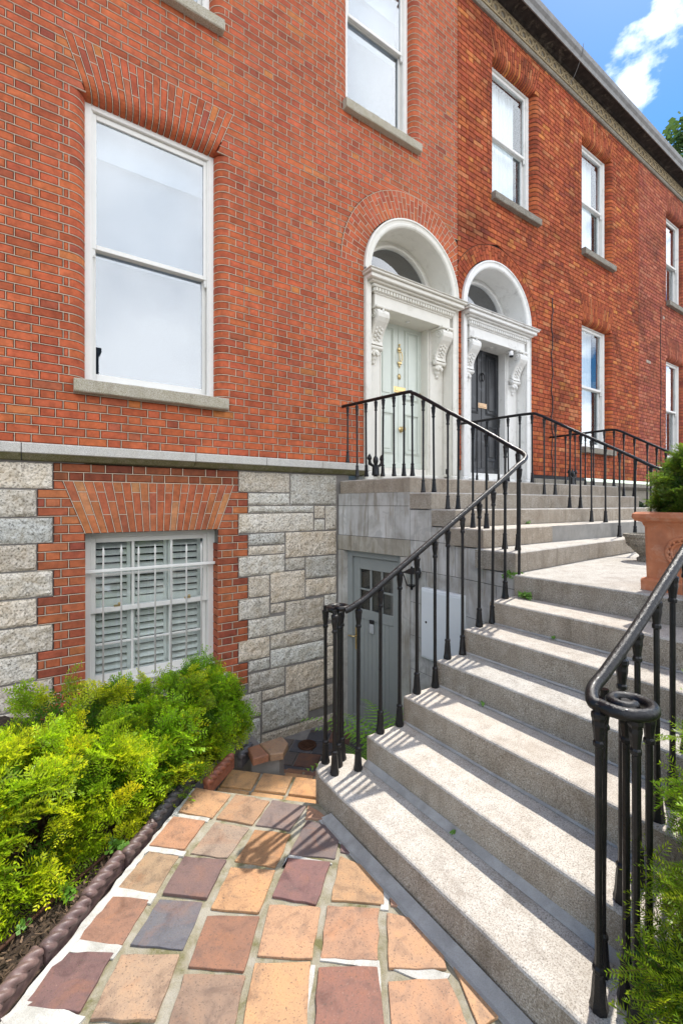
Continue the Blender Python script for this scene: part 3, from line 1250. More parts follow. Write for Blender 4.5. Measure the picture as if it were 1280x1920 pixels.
def doorway(house, cx, paint_case, paint_door, kind):
    zl = 1.985                       # landing
    zc = 4.68                        # springing of the arch
    zt = 4.63                        # top of the entablature
    Y1 = FY + .18                    # pilaster plane
    case = MB()
    # plain backing behind everything up to the fanlight plane
    case.box(cx - .86, cx - .44, Y1, Y1 + .3, zl, zt - .25)
    case.box(cx + .44, cx + .86, Y1, Y1 + .3, zl, zt - .25)
    # side reveals
    for s in (-1, 1):
        xa, xb = sorted((cx + s * .745, cx + s * .86))
        case.box(xa, xb, FY + .004, Y1 + .02, zl + .12, zc)
        # jamb moulding standing proud of the brick
        xa, xb = sorted((cx + s * .755, cx + s * .852))
        case.box(xa, xb, FY - .028, FY + .003, zl + .13, zc, bev=.012)
        xa, xb = sorted((cx + s * .835, cx + s * .856))
        case.box(xa, xb, FY - .042, FY - .02, zl + .13, zc, bev=.008)
        # plinth blocks
        xa, xb = sorted((cx + s * .43, cx + s * .875))
        case.box(xa, xb, FY - .05 if False else Y1 - .03, Y1 + .1, zl, zl + .14, bev=.008)
        xa, xb = sorted((cx + s * .74, cx + s * .865))
        case.box(xa, xb, FY - .05, FY + .1, zl + .001, zl + .131, bev=.02)
        # pilaster panel
        xa, xb = sorted((cx + s * .47, cx + s * .735))
        case.box(xa, xb, Y1 - .02, Y1 + .01, zl + .14, zt - .38, bev=.006)
        xa, xb = sorted((cx + s * .435, cx + s * .46))
        case.box(xa, xb, Y1 - .012, Y1 + .14, zl + .02, zt - .3, bev=.008)
    cs = case.build('doorcase', paint_case, house)
    # archivolt and soffit
    k = MB()
    arch_ring(k, cx, zc, .755, .868, [(0, FY + .40), (0, FY - .01), (.12, FY - .028), (.3, FY - .034), (.5, FY - .026), (.75, FY - .03), (.82, FY - .044), (1.0, FY - .04), (1.0, FY + .02)])
    k.build('archivolt', paint_case, cs)
    k = MB()
    # tympanum with the fanlight opening
    yf = FY + .36
    n = 32
    P, F = [], []
    for i in range(n + 1):
        a = math.pi * i / n
        for r in (.67, .80):
            P.append((cx - r * math.cos(a), yf, zc + .02 + r * math.sin(a)))
    for i in range(n):
        F.append((2 * i, 2 * i + 1, 2 * i + 3, 2 * i + 2))
    k.add(P, F)
    arch_ring(k, cx, zc + .02, .645, .69, [(0, yf + .05), (0, yf - .02), (.5, yf - .03), (1, yf - .02), (1, yf + .01)])
    k.box(cx - .8, cx + .8, yf - .03, yf + .06, zt - .05, zc + .03)
    k.build('fanlight_frame', paint_case, cs)
    k = MB()
    P = [(cx, yf + .03, zc + .02)] + [(cx - .66 * math.cos(math.pi * i / n), yf + .03, zc + .02 + .66 * math.sin(math.pi * i / n)) for i in range(n + 1)]
    k.add(P, [(0, i + 2, i + 1) for i in range(n)])
    k.build('fanlight', M['glass_fan'], cs)
    k = MB()
    k.box(cx - .8, cx + .8, yf + .3, yf + .31, zc - .3, zc + .9)
    k.build('hall', M['dark_room'], cs)
    # entablature
    k = MB()
    xo = .90
    yb = Y1 + .2
    k.box(cx - .70, cx + .70, Y1 - .20, yb, zt - .385, zt - .22, bev=.006)         # frieze
    k.box(cx - .715, cx + .715, Y1 - .215, Y1 - .19, zt - .235, zt - .215, bev=.005)
    k.box(cx - .73, cx + .73, Y1 - .225, yb, zt - .215, zt - .165, bev=.004)        # dentil bed
    for pr in ((.76, .25, .165, .125), (.81, .29, .125, .10), (.855, .33, .10, .045), (.885, .36, .045, .015), (xo, .375, .015, 0.0)):
        w, yo, za, zb = pr
        k.box(cx - w, cx + w, Y1 - yo, yb, zt - za, zt - zb - .001, bev=.008)
    for i in range(30):
        x = cx - .70 + 1.40 * i / 29
        k.box(x - .013, x + .013, Y1 - .245, Y1 - .224, zt - .21, zt - .172)
    k.build('entablature', paint_case, cs)
    k = MB()
    k.lathe([(.012, 0), (.028, 0), (.032, .006), (.028, .012), (.012, .012)], (cx, Y1 - .05, zt - .398), 14)
    k.build('soffit_light', M['white2'], cs)
    for s in (-1, 1):
        xa, xb = sorted((cx + s * .50, cx + s * .695))
        console(house, xa, xb, zt - .386, Y1 - .018, paint_case, cs)
    # door
    yd = Y1 + .13
    zd0, zd1 = zl + .22, zt - .31
    k = MB()
    k.box(cx - .44, cx + .44, yd, yd + .05, zd0, zd1)
    k.box(cx - .016, cx + .016, yd - .008, yd, zd0 + .02, zd1 - .02, bev=.006)
    for s in (-1, 1):
        xa, xb = sorted((cx + s * .095, cx + s * .385))
        door_panel(k, xa, xb, zd0 + .98, zd1 - .12, yd)
        door_panel(k, xa, xb, zd0 + .20, zd0 + .80, yd)
    k.box(cx - .44, cx + .44, yd - .02, yd, zd0, zd0 + .09, bev=.01)
    door = k.build('door', paint_door, cs)
    k = MB()
    k.box(cx - .52, cx + .52, Y1 - .14, yd + .06, zl, zl + .12, bev=.012)
    k.box(cx - .46, cx + .46, Y1 + .02, yd + .06, zl + .12, zl + .215, bev=.01)
    k.build('threshold', M['cream'] if kind == 1 else M['white2'], cs)
    # furniture
    k = MB()
    zk = zd0 + 1.50
    if kind == 1:
        k.lathe([(.006, .0), (.03, .012), (.038, .03), (.02, .05), (.022, .058)], (cx, yd - .012, zk - .03 + .20), 10, sy=.5)
        k.lathe([(.02, .02), (.014, .0), (.008, -.01)], (cx, yd - .012, zk + .25), 8)
        k.box(cx - .035, cx + .035, yd - .02, yd - .008, zk + .155, zk + .172, bev=.004)
        for s in (-1, 1):
            k.tube([(cx + s * .02, yd - .03, zk + .165), (cx + s * .028, yd - .045, zk + .10), (cx + s * .024, yd - .045, zk + .04), (cx, yd - .04, zk + .02)], .007, 6)
        k.box(cx - .035, cx + .035, yd - .03, yd - .008, zk - .012, zk + .02, bev=.005)
        k.lathe([(.002, -.07), (.02, -.035), (.022, -.012)], (cx, yd - .012, zk), 8, sy=.5)
        k.build('knocker', M['brass'], door)
        k = MB()
        k.lathe([(.032, 0), (.032, .008), (.02, .012), (.018, .016)], (cx, yd - .006, zk - .19), 14, axis='y', sx=.8, sy=1.35)
        k.build('bell_push', M['brass'], door)
    else:
        ring = [(cx + .035 * math.cos(2 * math.pi * j / 12), yd - .025, zk + .09 + .06 * math.sin(2 * math.pi * j / 12)) for j in range(13)]
        k.tube(ring, .009, 6)
        k.lathe([(.02, 0), (.018, .02), (.008, .03)], (cx, yd - .006, zk + .15), 10, axis='y')
        k.build('knocker', M['iron'], door)
    k = MB()
    zb = zk - .42
    k.box(cx - .12, cx + .12, yd - .014, yd - .007, zb, zb + .085, bev=.003)
    k.box(cx - .085, cx + .085, yd - .02, yd - .013, zb + .02, zb + .065, bev=.004)
    k.build('letter_plate', M['brass'] if kind == 1 else M['brass_worn'], door)
    k = MB()
    if kind == 1:
        k.lathe([(.045, 0), (.04, .008), (.02, .012), (.018, .03), (.034, .042), (.04, .058), (.03, .075), (.008, .08)], (cx + .03, yd - .006, zb - .52), 14, axis='y')
        k.build('door_knob', M['brass'], door)
        k = MB()
        k.lathe([(.03, 0), (.03, .01), (.018, .014), (.018, .02)], (cx + .405, yd - .002, zb + .02), 12, axis='y')
        k.build('lock', M['brass'], door)
    return cs


M['brass_worn'] = mat_plain('worn brass', (.55, .38, .24), .4, .5, .9, mott=.3, bstr=.1)
M['glass_fan'] = mat_glass('fanlight glass', .22)

# ------------------------------------------------------------------ the three houses
W1 = Opening(.374, 1.545, 2.775, 5.315, top=5.76)
W1U = Opening(.36, 1.50, 6.62, 8.83, top=9.29)
W1C = Opening(3.20, 4.27, 6.62, 8.83, top=9.29)
D1 = Opening(0, 0, 0, 0, cx=4.29, cz=course(4.68), rad=1.21); D1.jw = .856
D2 = Opening(0, 0, 0, 0, cx=6.117, cz=course(4.68), rad=1.10); D2.jw = .856
W2A = Opening(6.05, 7.13, 6.62, 8.83, top=9.29)
W2B = Opening(8.78, 9.82, 6.62, 8.83, top=9.29)
W2C = Opening(8.78, 9.82, 2.80, 5.27, top=5.74)
W3A = Opening(12.70, 13.70, 6.62, 8.83, top=9.29)
W3C = Opening(12.70, 13.70, 2.80, 5.27, top=5.74)
JX, JX2 = 5.172, 11.13
ZT = ZB + CH * 95.3
GRP = 'terraced brick houses along the street'

h1 = thing('terrace_house', 'red brick terraced house with crisp pale pointing, granite basement and sage green front door', 'house', (2.0, FY, -.95), GRP)
h2 = thing('terrace_house', 'red brick terraced house with sooty rough brick and weathered black front door', 'house', (8.0, FY, -.95), GRP)
h3 = thing('terrace_house', 'pinker brick terraced house at the far end beyond the second railing, partly cut off', 'house', (14.0, FY, -.95), GRP)

HOUSES = [
    (h1, -1.6, JX, [W1, W1U, W1C, D1], PAL1, M['brick'], M['red_mortar'], True, -.02),
    (h2, JX, JX2, [D2, W2A, W2B, W2C], PAL2, M['old_brick'], M['old_mortar'], False, .13),
    (h3, JX2, 17.0, [W3A, W3C], PAL3, M['old_brick'], M['old_mortar'], False, .05)]
for hs, x0, x1, ops, pal, bm, mm, rb, ph in HOUSES:
    rib = brick_wall(hs, x0, x1, ZB, ZB + CH * 95, ops, pal, bm, mm, ph, joint=.0062 if rb else .005, chamf=.0055 if rb else .005, rough=.0008 if rb else .0016, ribbon=rb, singles=300 if hs is not h3 else 0)
    jb = MB()
    bk = MB()
    for o in ops:
        if o.rad:
            continue
        for sgn in (-1, 1):
            jamb_bricks(jb, rib if rb else None, o, sgn, o.z0, o.z1, pal if rb else [q for q in pal if q[0][1] < .15], single=(hs if rb else None), bmat=bm)
        backing_column(hs, mm, o, o.z0, o.z1)
    if jb.v:
        jb.build('bullnose_bricks', bm, hs, kind='stuff')
    for o in ops:
        if o.rad:
            continue
        vis = hs is h1 and o is W1
        flat_arch(hs, o, 21, pal, bm, mm, rib if rb else None, separate=vis, joint=.006)
    if hs is h1:
        round_arch(hs, 4.29, D1.cz, .86, 1.205, 46, pal, bm, mm, rib, -1, JX - .004, True)
    if hs is h2:
        round_arch(hs, 6.117, D2.cz, .86, 1.095, 40, pal, bm, mm, None, JX + .004, 9, True)
    if rb:
        rib.build('pointing', M['pointing'], hs, kind='stuff')
    cornice(hs, x0, x1)

# windows and sills
sash_window(h1, .374, 1.545, 2.79, 5.315, meet=4.052, paintmat=M['white'])
stone_sill(h1, .374, 1.545, 2.775, M['sill'])
sash_window(h1, .36, 1.50, 6.64, 8.83, paintmat=M['white'])
stone_sill(h1, .36, 1.50, 6.62, M['sill'])
sash_window(h1, 3.20, 4.27, 6.64, 8.83, meet=7.93, paintmat=M['white'])
stone_sill(h1, 3.20, 4.27, 6.62, M['sill'])
for xl, xr, z0, z1, hs, bh in ((6.05, 7.13, 6.64, 8.83, h2, 'curtain'), (8.78, 9.82, 6.64, 8.83, h2, 'curtain'), (8.78, 9.82, 2.82, 5.27, h2, 'curtain'), (12.7, 13.7, 6.64, 8.83, h3, 'none'), (12.7, 13.7, 2.82, 5.27, h3, 'none')):
    sash_window(hs, xl, xr, z0, z1, paintmat=M['white2'], behind=bh, glass='glass_dark' if bh == 'curtain' else 'glass_half')
    stone_sill(hs, xl, xr, z0 - .02, M['old_stone'])

# ------------------------------------------------------------------ doorways
doorway(h1, 4.29, M['cream'], M['sage'], 1)
doorway(h2, 6.117, M['white2'], M['black_door'], 2)

# ------------------------------------------------------------------ basement front of the near house


def rock_stone(house, x0, x1, z0, z1, mat=None, depth=.015):
    g = .009
    x0, x1, z0, z1 = x0 + g, x1 - g, z0 + g, z1 - g
    nx, nz = max(4, int((x1 - x0) / .02)), max(4, int((z1 - z0) / .02))
    a = NP.normal(0, 1, (nz + 1, nx + 1))
    b = a.copy()
    b[1:-1, 1:-1] = (a[1:-1, 1:-1] * 1.2 + a[:-2, 1:-1] + a[2:, 1:-1] + a[1:-1, :-2] + a[1:-1, 2:]) / 2.6
    lo_ = NP.normal(0, 1, (nz // 4 + 3, nx // 4 + 3))
    P, F = [], []
    for i in range(nz + 1):
        for j in range(nx + 1):
            fi, fj = i / 4, j / 4
            i0, j0 = int(fi), int(fj)
            u_, v_ = fi - i0, fj - j0
            lw_ = (lo_[i0, j0] * (1 - u_) * (1 - v_) + lo_[i0 + 1, j0] * u_ * (1 - v_) + lo_[i0, j0 + 1] * (1 - u_) * v_ + lo_[i0 + 1, j0 + 1] * u_ * v_)
            ed = min(i, nz - i, j, nx - j)
            d = 0 if ed == 0 else (depth * .75 + lw_ * depth * .30 + b[i, j] * depth * .26) * min(1, .78 + .11 * ed)
            jx = 0 if j in (0, nx) else random.uniform(-.005, .005)
            jz = 0 if i in (0, nz) else random.uniform(-.004, .004)
            w = random.uniform(-.0035, .0035) if ed == 0 else 0
            P.append((x0 + (x1 - x0) * j / nx + jx + w, FY + .006 - d, z0 + (z1 - z0) * i / nz + jz + w))
    for i in range(nz):
        for j in range(nx):
            q = i * (nx + 1) + j
            F.append((q, q + 1, q + nx + 2, q + nx + 1))
    o = len(P)
    P += [(x0, FY + .03, z0), (x1, FY + .03, z0), (x1, FY + .03, z1), (x0, FY + .03, z1)]
    for e, rng in ((0, [j for j in range(nx + 1)]),):
        pass
    t = random.uniform(.80, 1.15)
    warm = random.uniform(-.07, .08)
    k = MB()
    k.add(P, F, (t * (1 + warm), t, t * (1 - warm)))
    # returns into the joint
    bot = list(range(nx + 1)); top = [nz * (nx + 1) + j for j in range(nx + 1)]
    lef = [i * (nx + 1) for i in range(nz + 1)]; rig = [i * (nx + 1) + nx for i in range(nz + 1)]
    for seq, ca, cb in ((bot, o, o + 1), (rig, o + 1, o + 2), (top[::-1], o + 2, o + 3), (lef[::-1], o + 3, o)):
        k.f.append(tuple(seq) + (cb, ca)); k.c.append((t, t, t)); k.sm.append(False); k.mi.append(0)
    return k.build('stone', mat or M['rock'], house)


BCH = .0755
BO = Opening(.37, 1.553, -.05, 1.44, bull=False, skew=.168, top=1.898)
rib = MB(); bk = MB()
zb0 = 2.05 - 30 * BCH
for k in range(30):
    j = 29 - k
    wide = (j // 3) % 2 == 1
    xa, xb = (.022, 1.88) if wide else (.134, 1.773)
    za, zb = zb0 + k * BCH, zb0 + (k + 1) * BCH
    for _, a_, b_, bricks in layout(xa, xb, za, zb, [BO], .02 + (k % 2) * .16875, BCH):
        l, r = bricks[0][0], bricks[-1][1]
        bk.quad((l[0], FY + .009, za), (r[0], FY + .009, za), (r[1], FY + .009, zb), (l[1], FY + .009, zb))
        rib.box(l[0], r[0], FY - .0015, FY + .012, za - .0022, za + .0022)
        for i, (p, q) in enumerate(bricks):
            if i:
                rib.box(p[0] - .0024, p[0] + .0024, FY - .0014, FY + .012, za + .0027, zb - .0027)
            m1 = MB()
            c = pick(PAL1B)
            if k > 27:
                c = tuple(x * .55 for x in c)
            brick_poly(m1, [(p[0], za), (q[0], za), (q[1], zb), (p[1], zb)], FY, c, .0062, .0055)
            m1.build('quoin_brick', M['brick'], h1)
rev = MB()
for k in range(20):
    za, zb = zb0 + k * BCH, zb0 + (k + 1) * BCH
    if zb > 1.46:
        break
    for x0, x1 in ((1.553, 1.60), (.32, .37)):
        rev.box(x0, x1, FY + .003, FY + .16, za + .0045, zb - .0045, pick(PAL1B), bev=.003)
        bk.box(x0 + .004 if x0 > 1 else x0, x1 if x0 > 1 else x1 - .004, FY + .01, FY + .16, za, zb)
rev.build('reveal_bricks', M['brick'], h1, kind='stuff')
flat_arch(h1, BO, 20, PAL1V, M['brick'], M['red_mortar'], rib, True)
bk.box(.37, 1.553, FY + .02, FY + .2, 1.445, 1.5)
rib.build('basement_pointing', M['pointing'], h1, kind='stuff')
bk.build('basement_mortar', M['red_mortar'], h1)
k = MB()
k.quad((-1.6, FY + .014, -1.0), (3.1, FY + .014, -1.0), (3.1, FY + .014, 2.06), (1.553, FY + .014, 2.06))
k.f.pop(); k.c.pop(); k.sm.pop(); k.mi.pop(); k.v = []
k.box(-1.6, .36, FY + .014, FY + .3, -1.0, 2.06)
k.box(1.57, 3.2, FY + .014, FY + .3, -1.0, 2.06)
k.box(.36, 1.57, FY + .20, FY + .3, -1.0, -.06)
k.build('stone_bed', M['joint'], h1)
JZ = [2.048, 1.823, 1.59, 1.37, 1.145, .92, .69, .46, .235, .01, -.22, -.45, -.7, -.95]
for i in range(len(JZ) - 1):
    xr = .134 if i % 2 == 0 else .022
    xs = [-1.6, -1.05 + .2 * (i % 2), -.42 - .15 * ((i + 1) % 2), xr]
    for a, b in zip(xs[:-1], xs[1:]):
        rock_stone(h1, a, b, JZ[i + 1], JZ[i])
RS = [(1.773, 2.385, 1.823, 2.05), (2.385, 3.02, 1.685, 2.05), (1.88, 2.385, 1.685, 1.823), (1.773, 2.70, 1.385, 1.60), (1.88, 2.70, 1.60, 1.685), (2.70, 2.855, 1.525, 1.685), (2.70, 2.855, 1.385, 1.525),
      (2.855, 3.02, 1.385, 1.685), (1.88, 2.325, 1.25, 1.385), (2.325, 3.02, 1.09, 1.385), (1.773, 2.325, .925, 1.145), (1.88, 2.325, 1.145, 1.25), (2.325, 2.585, .945, 1.09), (2.585, 3.02, .83, 1.09),
      (1.88, 2.14, .69, .925), (2.14, 2.585, .60, .945), (2.585, 3.02, .62, .83), (1.773, 2.14, .46, .69), (2.14, 2.325, .485, .60), (2.325, 2.84, .27, .62 - .02), (2.84, 3.02, .30, .62), (1.88, 2.325, .255, .485 - .025),
      (2.14, 2.86, .09, .255), (1.773, 2.14, .02, .255), (2.14, 2.86, -.12, .09), (1.88, 2.14, -.11, .02), (1.88, 2.325, -.33, -.12), (2.325, 2.86, -.45, -.13), (2.86, 3.02, .0, .27), (2.86, 3.02, -.40, .0),
      (1.773, 2.04, -.60, -.33), (2.04, 2.63, -.80, -.46), (2.04, 2.325, -.455, -.335), (2.63, 3.02, -.72, -.455), (1.4, 2.03, -.95, -.61), (2.03, 3.02, -1.0, -.81)]
for a in RS:
    rock_stone(h1, *a, depth=.013)
# string course: granite band with a mossy splayed underside, in several lengths
for hs, lens, cm, z0_ in ((h1, [-1.6, -.62, -.085, 1.3, 2.05, 2.75, 3.435], 'sill', 0), (h2, [6.99, 8.0, 9.4, 11.13], 'old_stone', -.06), (h3, [11.13, 12.6, 14.2, 17.0], 'old_stone', -.06)):
    for a, b in zip(lens[:-1], lens[1:]):
        k = MB()
        k.extrude_x([(FY + .05, 2.205 + z0_), (FY - .012, 2.205 + z0_), (FY - .10, 2.196 + z0_), (FY - .105, 2.185 + z0_), (FY - .105, 2.118 + z0_), (FY - .098, 2.112 + z0_), (FY + .05, 2.112 + z0_)], a + .003, b - .003)
        s = k.build('string_course', M['granite_light'] if hs is h1 else M[cm], hs)
        k = MB()
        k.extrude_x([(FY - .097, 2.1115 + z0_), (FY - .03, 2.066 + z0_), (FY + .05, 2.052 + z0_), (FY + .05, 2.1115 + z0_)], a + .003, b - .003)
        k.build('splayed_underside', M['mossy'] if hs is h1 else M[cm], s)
for hs, a, b in ((h2, 7.0, 11.13), (h3, 11.13, 17.0)):
    k = MB()
    k.box(a, b, FY, FY + .3, -.95, 2.0)
    k.build('basement_wall', M['old_stone'], hs)
# basement window
yw = FY + .15
k = MB()
bx0, bx1, bz0, bz1 = .37, 1.553, -.03, 1.44
k.box(bx0 - .02, bx0 + .055, yw, yw + .12, bz0, bz1, bev=.004)
k.box(bx1 - .055, bx1 + .02, yw, yw + .12, bz0, bz1, bev=.004)
k.box(bx0 + .055, bx1 - .055, yw + .002, yw + .12, bz1 - .05, bz1 + .02, bev=.004)
k.box(bx0 + .055, bx1 - .055, yw - .03, yw + .12, bz0, bz0 + .06, bev=.006)
bw = k.build('basement_window', M['white'], h1)
a, b = bx0 + .057, bx1 - .057
for nm, za, zb, yy in (('upper_sash', .69, bz1 - .052, yw + .025), ('lower_sash', bz0 + .062, .735, yw + .068)):
    k = MB()
    k.box(a, a + .04, yy, yy + .038, za, zb, bev=.003)
    k.box(b - .04, b, yy, yy + .038, za, zb, bev=.003)
    k.box(a + .04, b - .04, yy + .001, yy + .039, za, za + (.045 if nm == 'upper_sash' else .07), bev=.003)
    k.box(a + .04, b - .04, yy + .001, yy + .039, zb - .045, zb, bev=.003)
    for t in (1 / 3, 2 / 3):
        x = a + (b - a) * t
        k.box(x - .011, x + .011, yy + .004, yy + .036, za + .04, zb - .04, bev=.003)
    zm = (za + zb) / 2
    k.box(a + .04, b - .04, yy + .006, yy + .034, zm - .010, zm + .010, bev=.003)
    k.build(nm, M['white'], bw)
    k = MB()
    k.box(a + .036, b - .036, yy + .018, yy + .021, za + .04, zb - .04)
    k.build('pane', M['glass_basement'], bw)
k = MB()
for x in (a + .22, b - .20):
    k.box(x - .03, x + .03, yw + .02, yw + .05, .735, .75, bev=.003)
    k.lathe([(.012, 0), (.014, .012), (.008, .02)], (x + .018, yw + .035, .75), 8)
k.build('sash_fastener', M['brass'], bw)
# plantation shutters
for i in range(3):
    xa = a + .02 + (b - a - .04) * i / 3
    xb = a + .02 + (b - a - .04) * (i + 1) / 3 - .006
    for za, zb in ((.02, .70), (.715, 1.38)):
        k = MB()
        ys = yw + .16
        k.box(xa, xa + .035, ys, ys + .028, za, zb, bev=.003)
        k.box(xb - .035, xb, ys, ys + .028, za, zb, bev=.003)
        k.box(xa + .035, xb - .035, ys, ys + .028, za, za + .075, bev=.003)
        k.box(xa + .035, xb - .035, ys, ys + .028, zb - .05, zb, bev=.003)
        sh = k.build('shutter', M['shutter'], bw)
        n = 8
        for q in range(n):
            z = za + .075 + (zb - za - .125) * (q + .5) / n
            m1 = MB()
            ang = R(30)
            dy, dz = .038 * math.cos(ang), .038 * math.sin(ang)
            m1.extrude_x([(ys + .014 - dy, z + -dz), (ys + .014 + dy, z + dz), (ys + .014 + dy - .003, z + dz + .008), (ys + .014 - dy - .003, z - dz + .008)], xa + .036, xb - .036)
            sl = m1.build('slat', M['shutter'], bw)
r = MB()
r.box(bx0, bx1, yw + .55, yw + .56, bz0, bz1 + .05)
r.box(bx0 - .05, bx0 - .04, yw + .12, yw + .56, bz0, bz1 + .05)
r.box(bx1 + .04, bx1 + .05, yw + .12, yw + .56, bz0, bz1 + .05)
r.box(bx0 - .05, bx1 + .05, yw + .12, yw + .56, bz1 + .05, bz1 + .06)
r.box(bx0 - .05, bx1 + .05, yw + .12, yw + .56, bz0 - .06, bz0 - .05)
r.build('room', M['dark_room'], bw)
# security bars
k = MB()
yg = yw - .055
k.box(bx0 - .005, bx1 + .0, yg - .012, yg + .012, 1.075, 1.105, bev=.004)
gr = k.build('security_grille', M['white'], h1)
k = MB()
k.box(bx0 - .005, bx1 + .0, yg - .012, yg + .012, .03, .06, bev=.004)
k.build('bottom_rail', M['white'], gr)
for i in range(7):
    x = bx0 + .15 + i * .1485
    m1 = MB()
    zt_ = 1.30 + .012 * math.sin(i * 2.1)
    m1.lathe([(.0085, 0), (.0085, zt_ - .07), (.0135, zt_ - .055), (.010, zt_ - .03), (.001, zt_ + .02)], (x, yg, .0), 8)
    m1.build('bar', M['white'], gr)
k = MB()
k.box(bx0 - .1, bx1 + .1, FY - .05, FY + .15, -.13, -.035, bev=.008)
k.build('window_sill', M['sill'], h1)

# cables clipped to the brickwork of the second house
k = MB()
pts = []
for i in range(40):
    z = 2.2 + 3.2 * i / 39
    pts.append((7.66 + .02 * math.sin(i * .9) + .012 * math.sin(i * 2.3), FY - .008, z))
k.tube(pts, .008, 6)
k.build('cable', M['plastic_black'], h2)
k = MB()
k.tube([(12.28 + .015 * math.sin(i), FY - .008, 2.2 + .3 * i) for i in range(15)], .007, 6)
k.build('cable', M['plastic_black'], h3)
k = MB()
k.tube([(8.05 + .01 * i, FY - .36 + .3 * (i / 9) ** 2, 9.9 - .05 * i - .02 * math.sin(i)) for i in range(10)], .005, 5)
k.build('gutter_wire', M['gutter'], h2)

# ------------------------------------------------------------------ granite staircase
ST = thing('granite_staircase', 'worn granite staircase turning up to the two front doors', 'staircase', (2.4, 1.4, 0))
RZ = .165
XS = [1.33, 1.622, 1.912, 2.205, 2.478, 2.76, 3.06]
YL, YR = 2.105, .50


def stone_block(name, poly, z0, z1, parent=ST, bev=.012, label=None):
    """stone with granite top and a browner, darker upright face"""
    # refine the outline a little so that the arris is not ruler straight
    pts = []
    n = len(poly)
    for i in range(n):
        a, b = Vector(poly[i]), Vector(poly[(i + 1) % n])
        L = (b - a).length
        m = max(1, int(L / .16))
        for j in range(m):
            p = a.lerp(b, j / m)
            if j:
                p += Vector((random.uniform(-.0025, .0025), random.uniform(-.0025, .0025)))
            pts.append((p.x, p.y))
    k = MB()
    t_ = random.uniform(.90, 1.05)
    w_ = random.uniform(-.025, .025)
    k.prism(pts, z0, z1, (t_ * (1 + w_), t_, t_ * (1 - w_)), bev)
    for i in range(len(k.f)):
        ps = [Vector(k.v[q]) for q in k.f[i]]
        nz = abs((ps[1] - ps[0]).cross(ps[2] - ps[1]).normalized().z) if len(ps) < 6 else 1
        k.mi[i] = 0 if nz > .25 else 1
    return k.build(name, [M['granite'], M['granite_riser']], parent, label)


s1 = [(1.33, .56), (1.325, 2.08), (1.33, 2.16), (1.352, 2.235), (1.40, 2.28), (1.48, 2.30), (1.56, 2.285), (1.62, 2.235), (1.645, 2.17), (1.65, .56), (1.62, .47), (1.56, .425), (1.48, .41), (1.40, .43), (1.35, .48)]
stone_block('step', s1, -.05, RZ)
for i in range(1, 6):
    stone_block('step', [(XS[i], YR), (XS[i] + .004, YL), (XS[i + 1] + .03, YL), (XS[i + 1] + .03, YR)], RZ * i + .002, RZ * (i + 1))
# landing flags
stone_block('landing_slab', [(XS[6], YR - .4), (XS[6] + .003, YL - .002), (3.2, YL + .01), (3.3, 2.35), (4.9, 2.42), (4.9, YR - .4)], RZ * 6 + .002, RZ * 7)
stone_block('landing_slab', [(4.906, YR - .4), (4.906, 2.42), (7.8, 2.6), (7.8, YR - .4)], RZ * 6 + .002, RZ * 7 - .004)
# hidden core under the flight
k = MB()
for i in range(1, 6):
    k.box(XS[i] + .03, XS[i + 1] + .02, YR + .02, YL - .02, -.95, RZ * i - .001)
k.box(XS[6] + .02, 7.7, YR - .3, 2.12, -.95, RZ * 6)
k.box(3.24, 7.7, 2.12, FY + .1, -.95, RZ * 6)
k.box(3.24, 7.66, 2.5, FY + .1, .99, 1.48)
k.box(3.24, 7.66, 3.14, FY + .1, 1.48, 1.81)
k.build('rubble_core', M['concrete'], ST)
# mortar fillets at the foot of the risers
k = MB()
k.add([(1.318, 2.02, .002), (1.318, .40, .002), (1.318, .40, .035), (1.318, 2.02, .035), (1.255, 2.06, .004), (1.262, .40, .004)], [(4, 0, 3), (4, 3, 2, 5), (5, 2, 1)])
k.box(1.262, 1.319, .40, 2.03, -.02, .012)
for i in range(1, 6):
    z = RZ * i
    w = .034 if i == 1 else .010
    k.add([(XS[i] - w, YL - .01, z + .003), (XS[i] - w, YR, z + .003), (XS[i] + .002, YR, z + .028 if i == 1 else z + .012), (XS[i] + .002, YL - .01, z + .028 if i == 1 else z + .012)], [(0, 1, 2, 3)])
k.build('mortar_fillet', M['grey_mortar'], ST)
# upper flight to the doors
UY = [(2.12, 2.36), (2.46, 2.56), (2.80, 2.83), (3.10, 3.11), (3.40, 3.41)]
UXL = [3.10, 3.145, 3.185, 3.18, 3.18]
XR = 7.70
for i in range(5):
    z = RZ * 7 + RZ * i
    yb = UY[i + 1] if i < 4 else (FY - .02, FY - .02)
    cuts = [UXL[i], 4.72 + .5 * (i % 2), XR] if i else [UXL[i], 4.45, 6.2, XR]
    for a, b in zip(cuts[:-1], cuts[1:]):
        t0, t1 = (a - UXL[i]) / (XR - UXL[i]), (b - UXL[i]) / (XR - UXL[i])
        f0, f1 = UY[i][0] + (UY[i][1] - UY[i][0]) * min(1, t0 * 1.6), UY[i][0] + (UY[i][1] - UY[i][0]) * min(1, t1 * 1.6)
        g = .002
        if i == 4:
            xl = a if t0 > 0 else a
            poly = [(a + g, f0), (b - g, f1), (b - g, FY - .02), ((3.055 if t0 == 0 else a + g), FY - .02)]
        else:
            poly = [(a + g, f0), (b - g, f1), (b - g, yb[0] + .05 + (yb[1] - yb[0])), (a + g, yb[0] + .05)]
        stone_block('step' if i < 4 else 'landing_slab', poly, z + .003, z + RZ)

# ------------------------------------------------------------------ wall under the upper flight, with the basement door
WT = thing('stair_side_wall', 'grey lined and water stained side wall under the stairs with the basement doorway', 'wall', (3.1, 3.3, -.95))
WP = [(3.04, 4.497), (3.18, 3.40), (3.18, 2.80), (3.14, 2.46), (3.09, 2.115)]


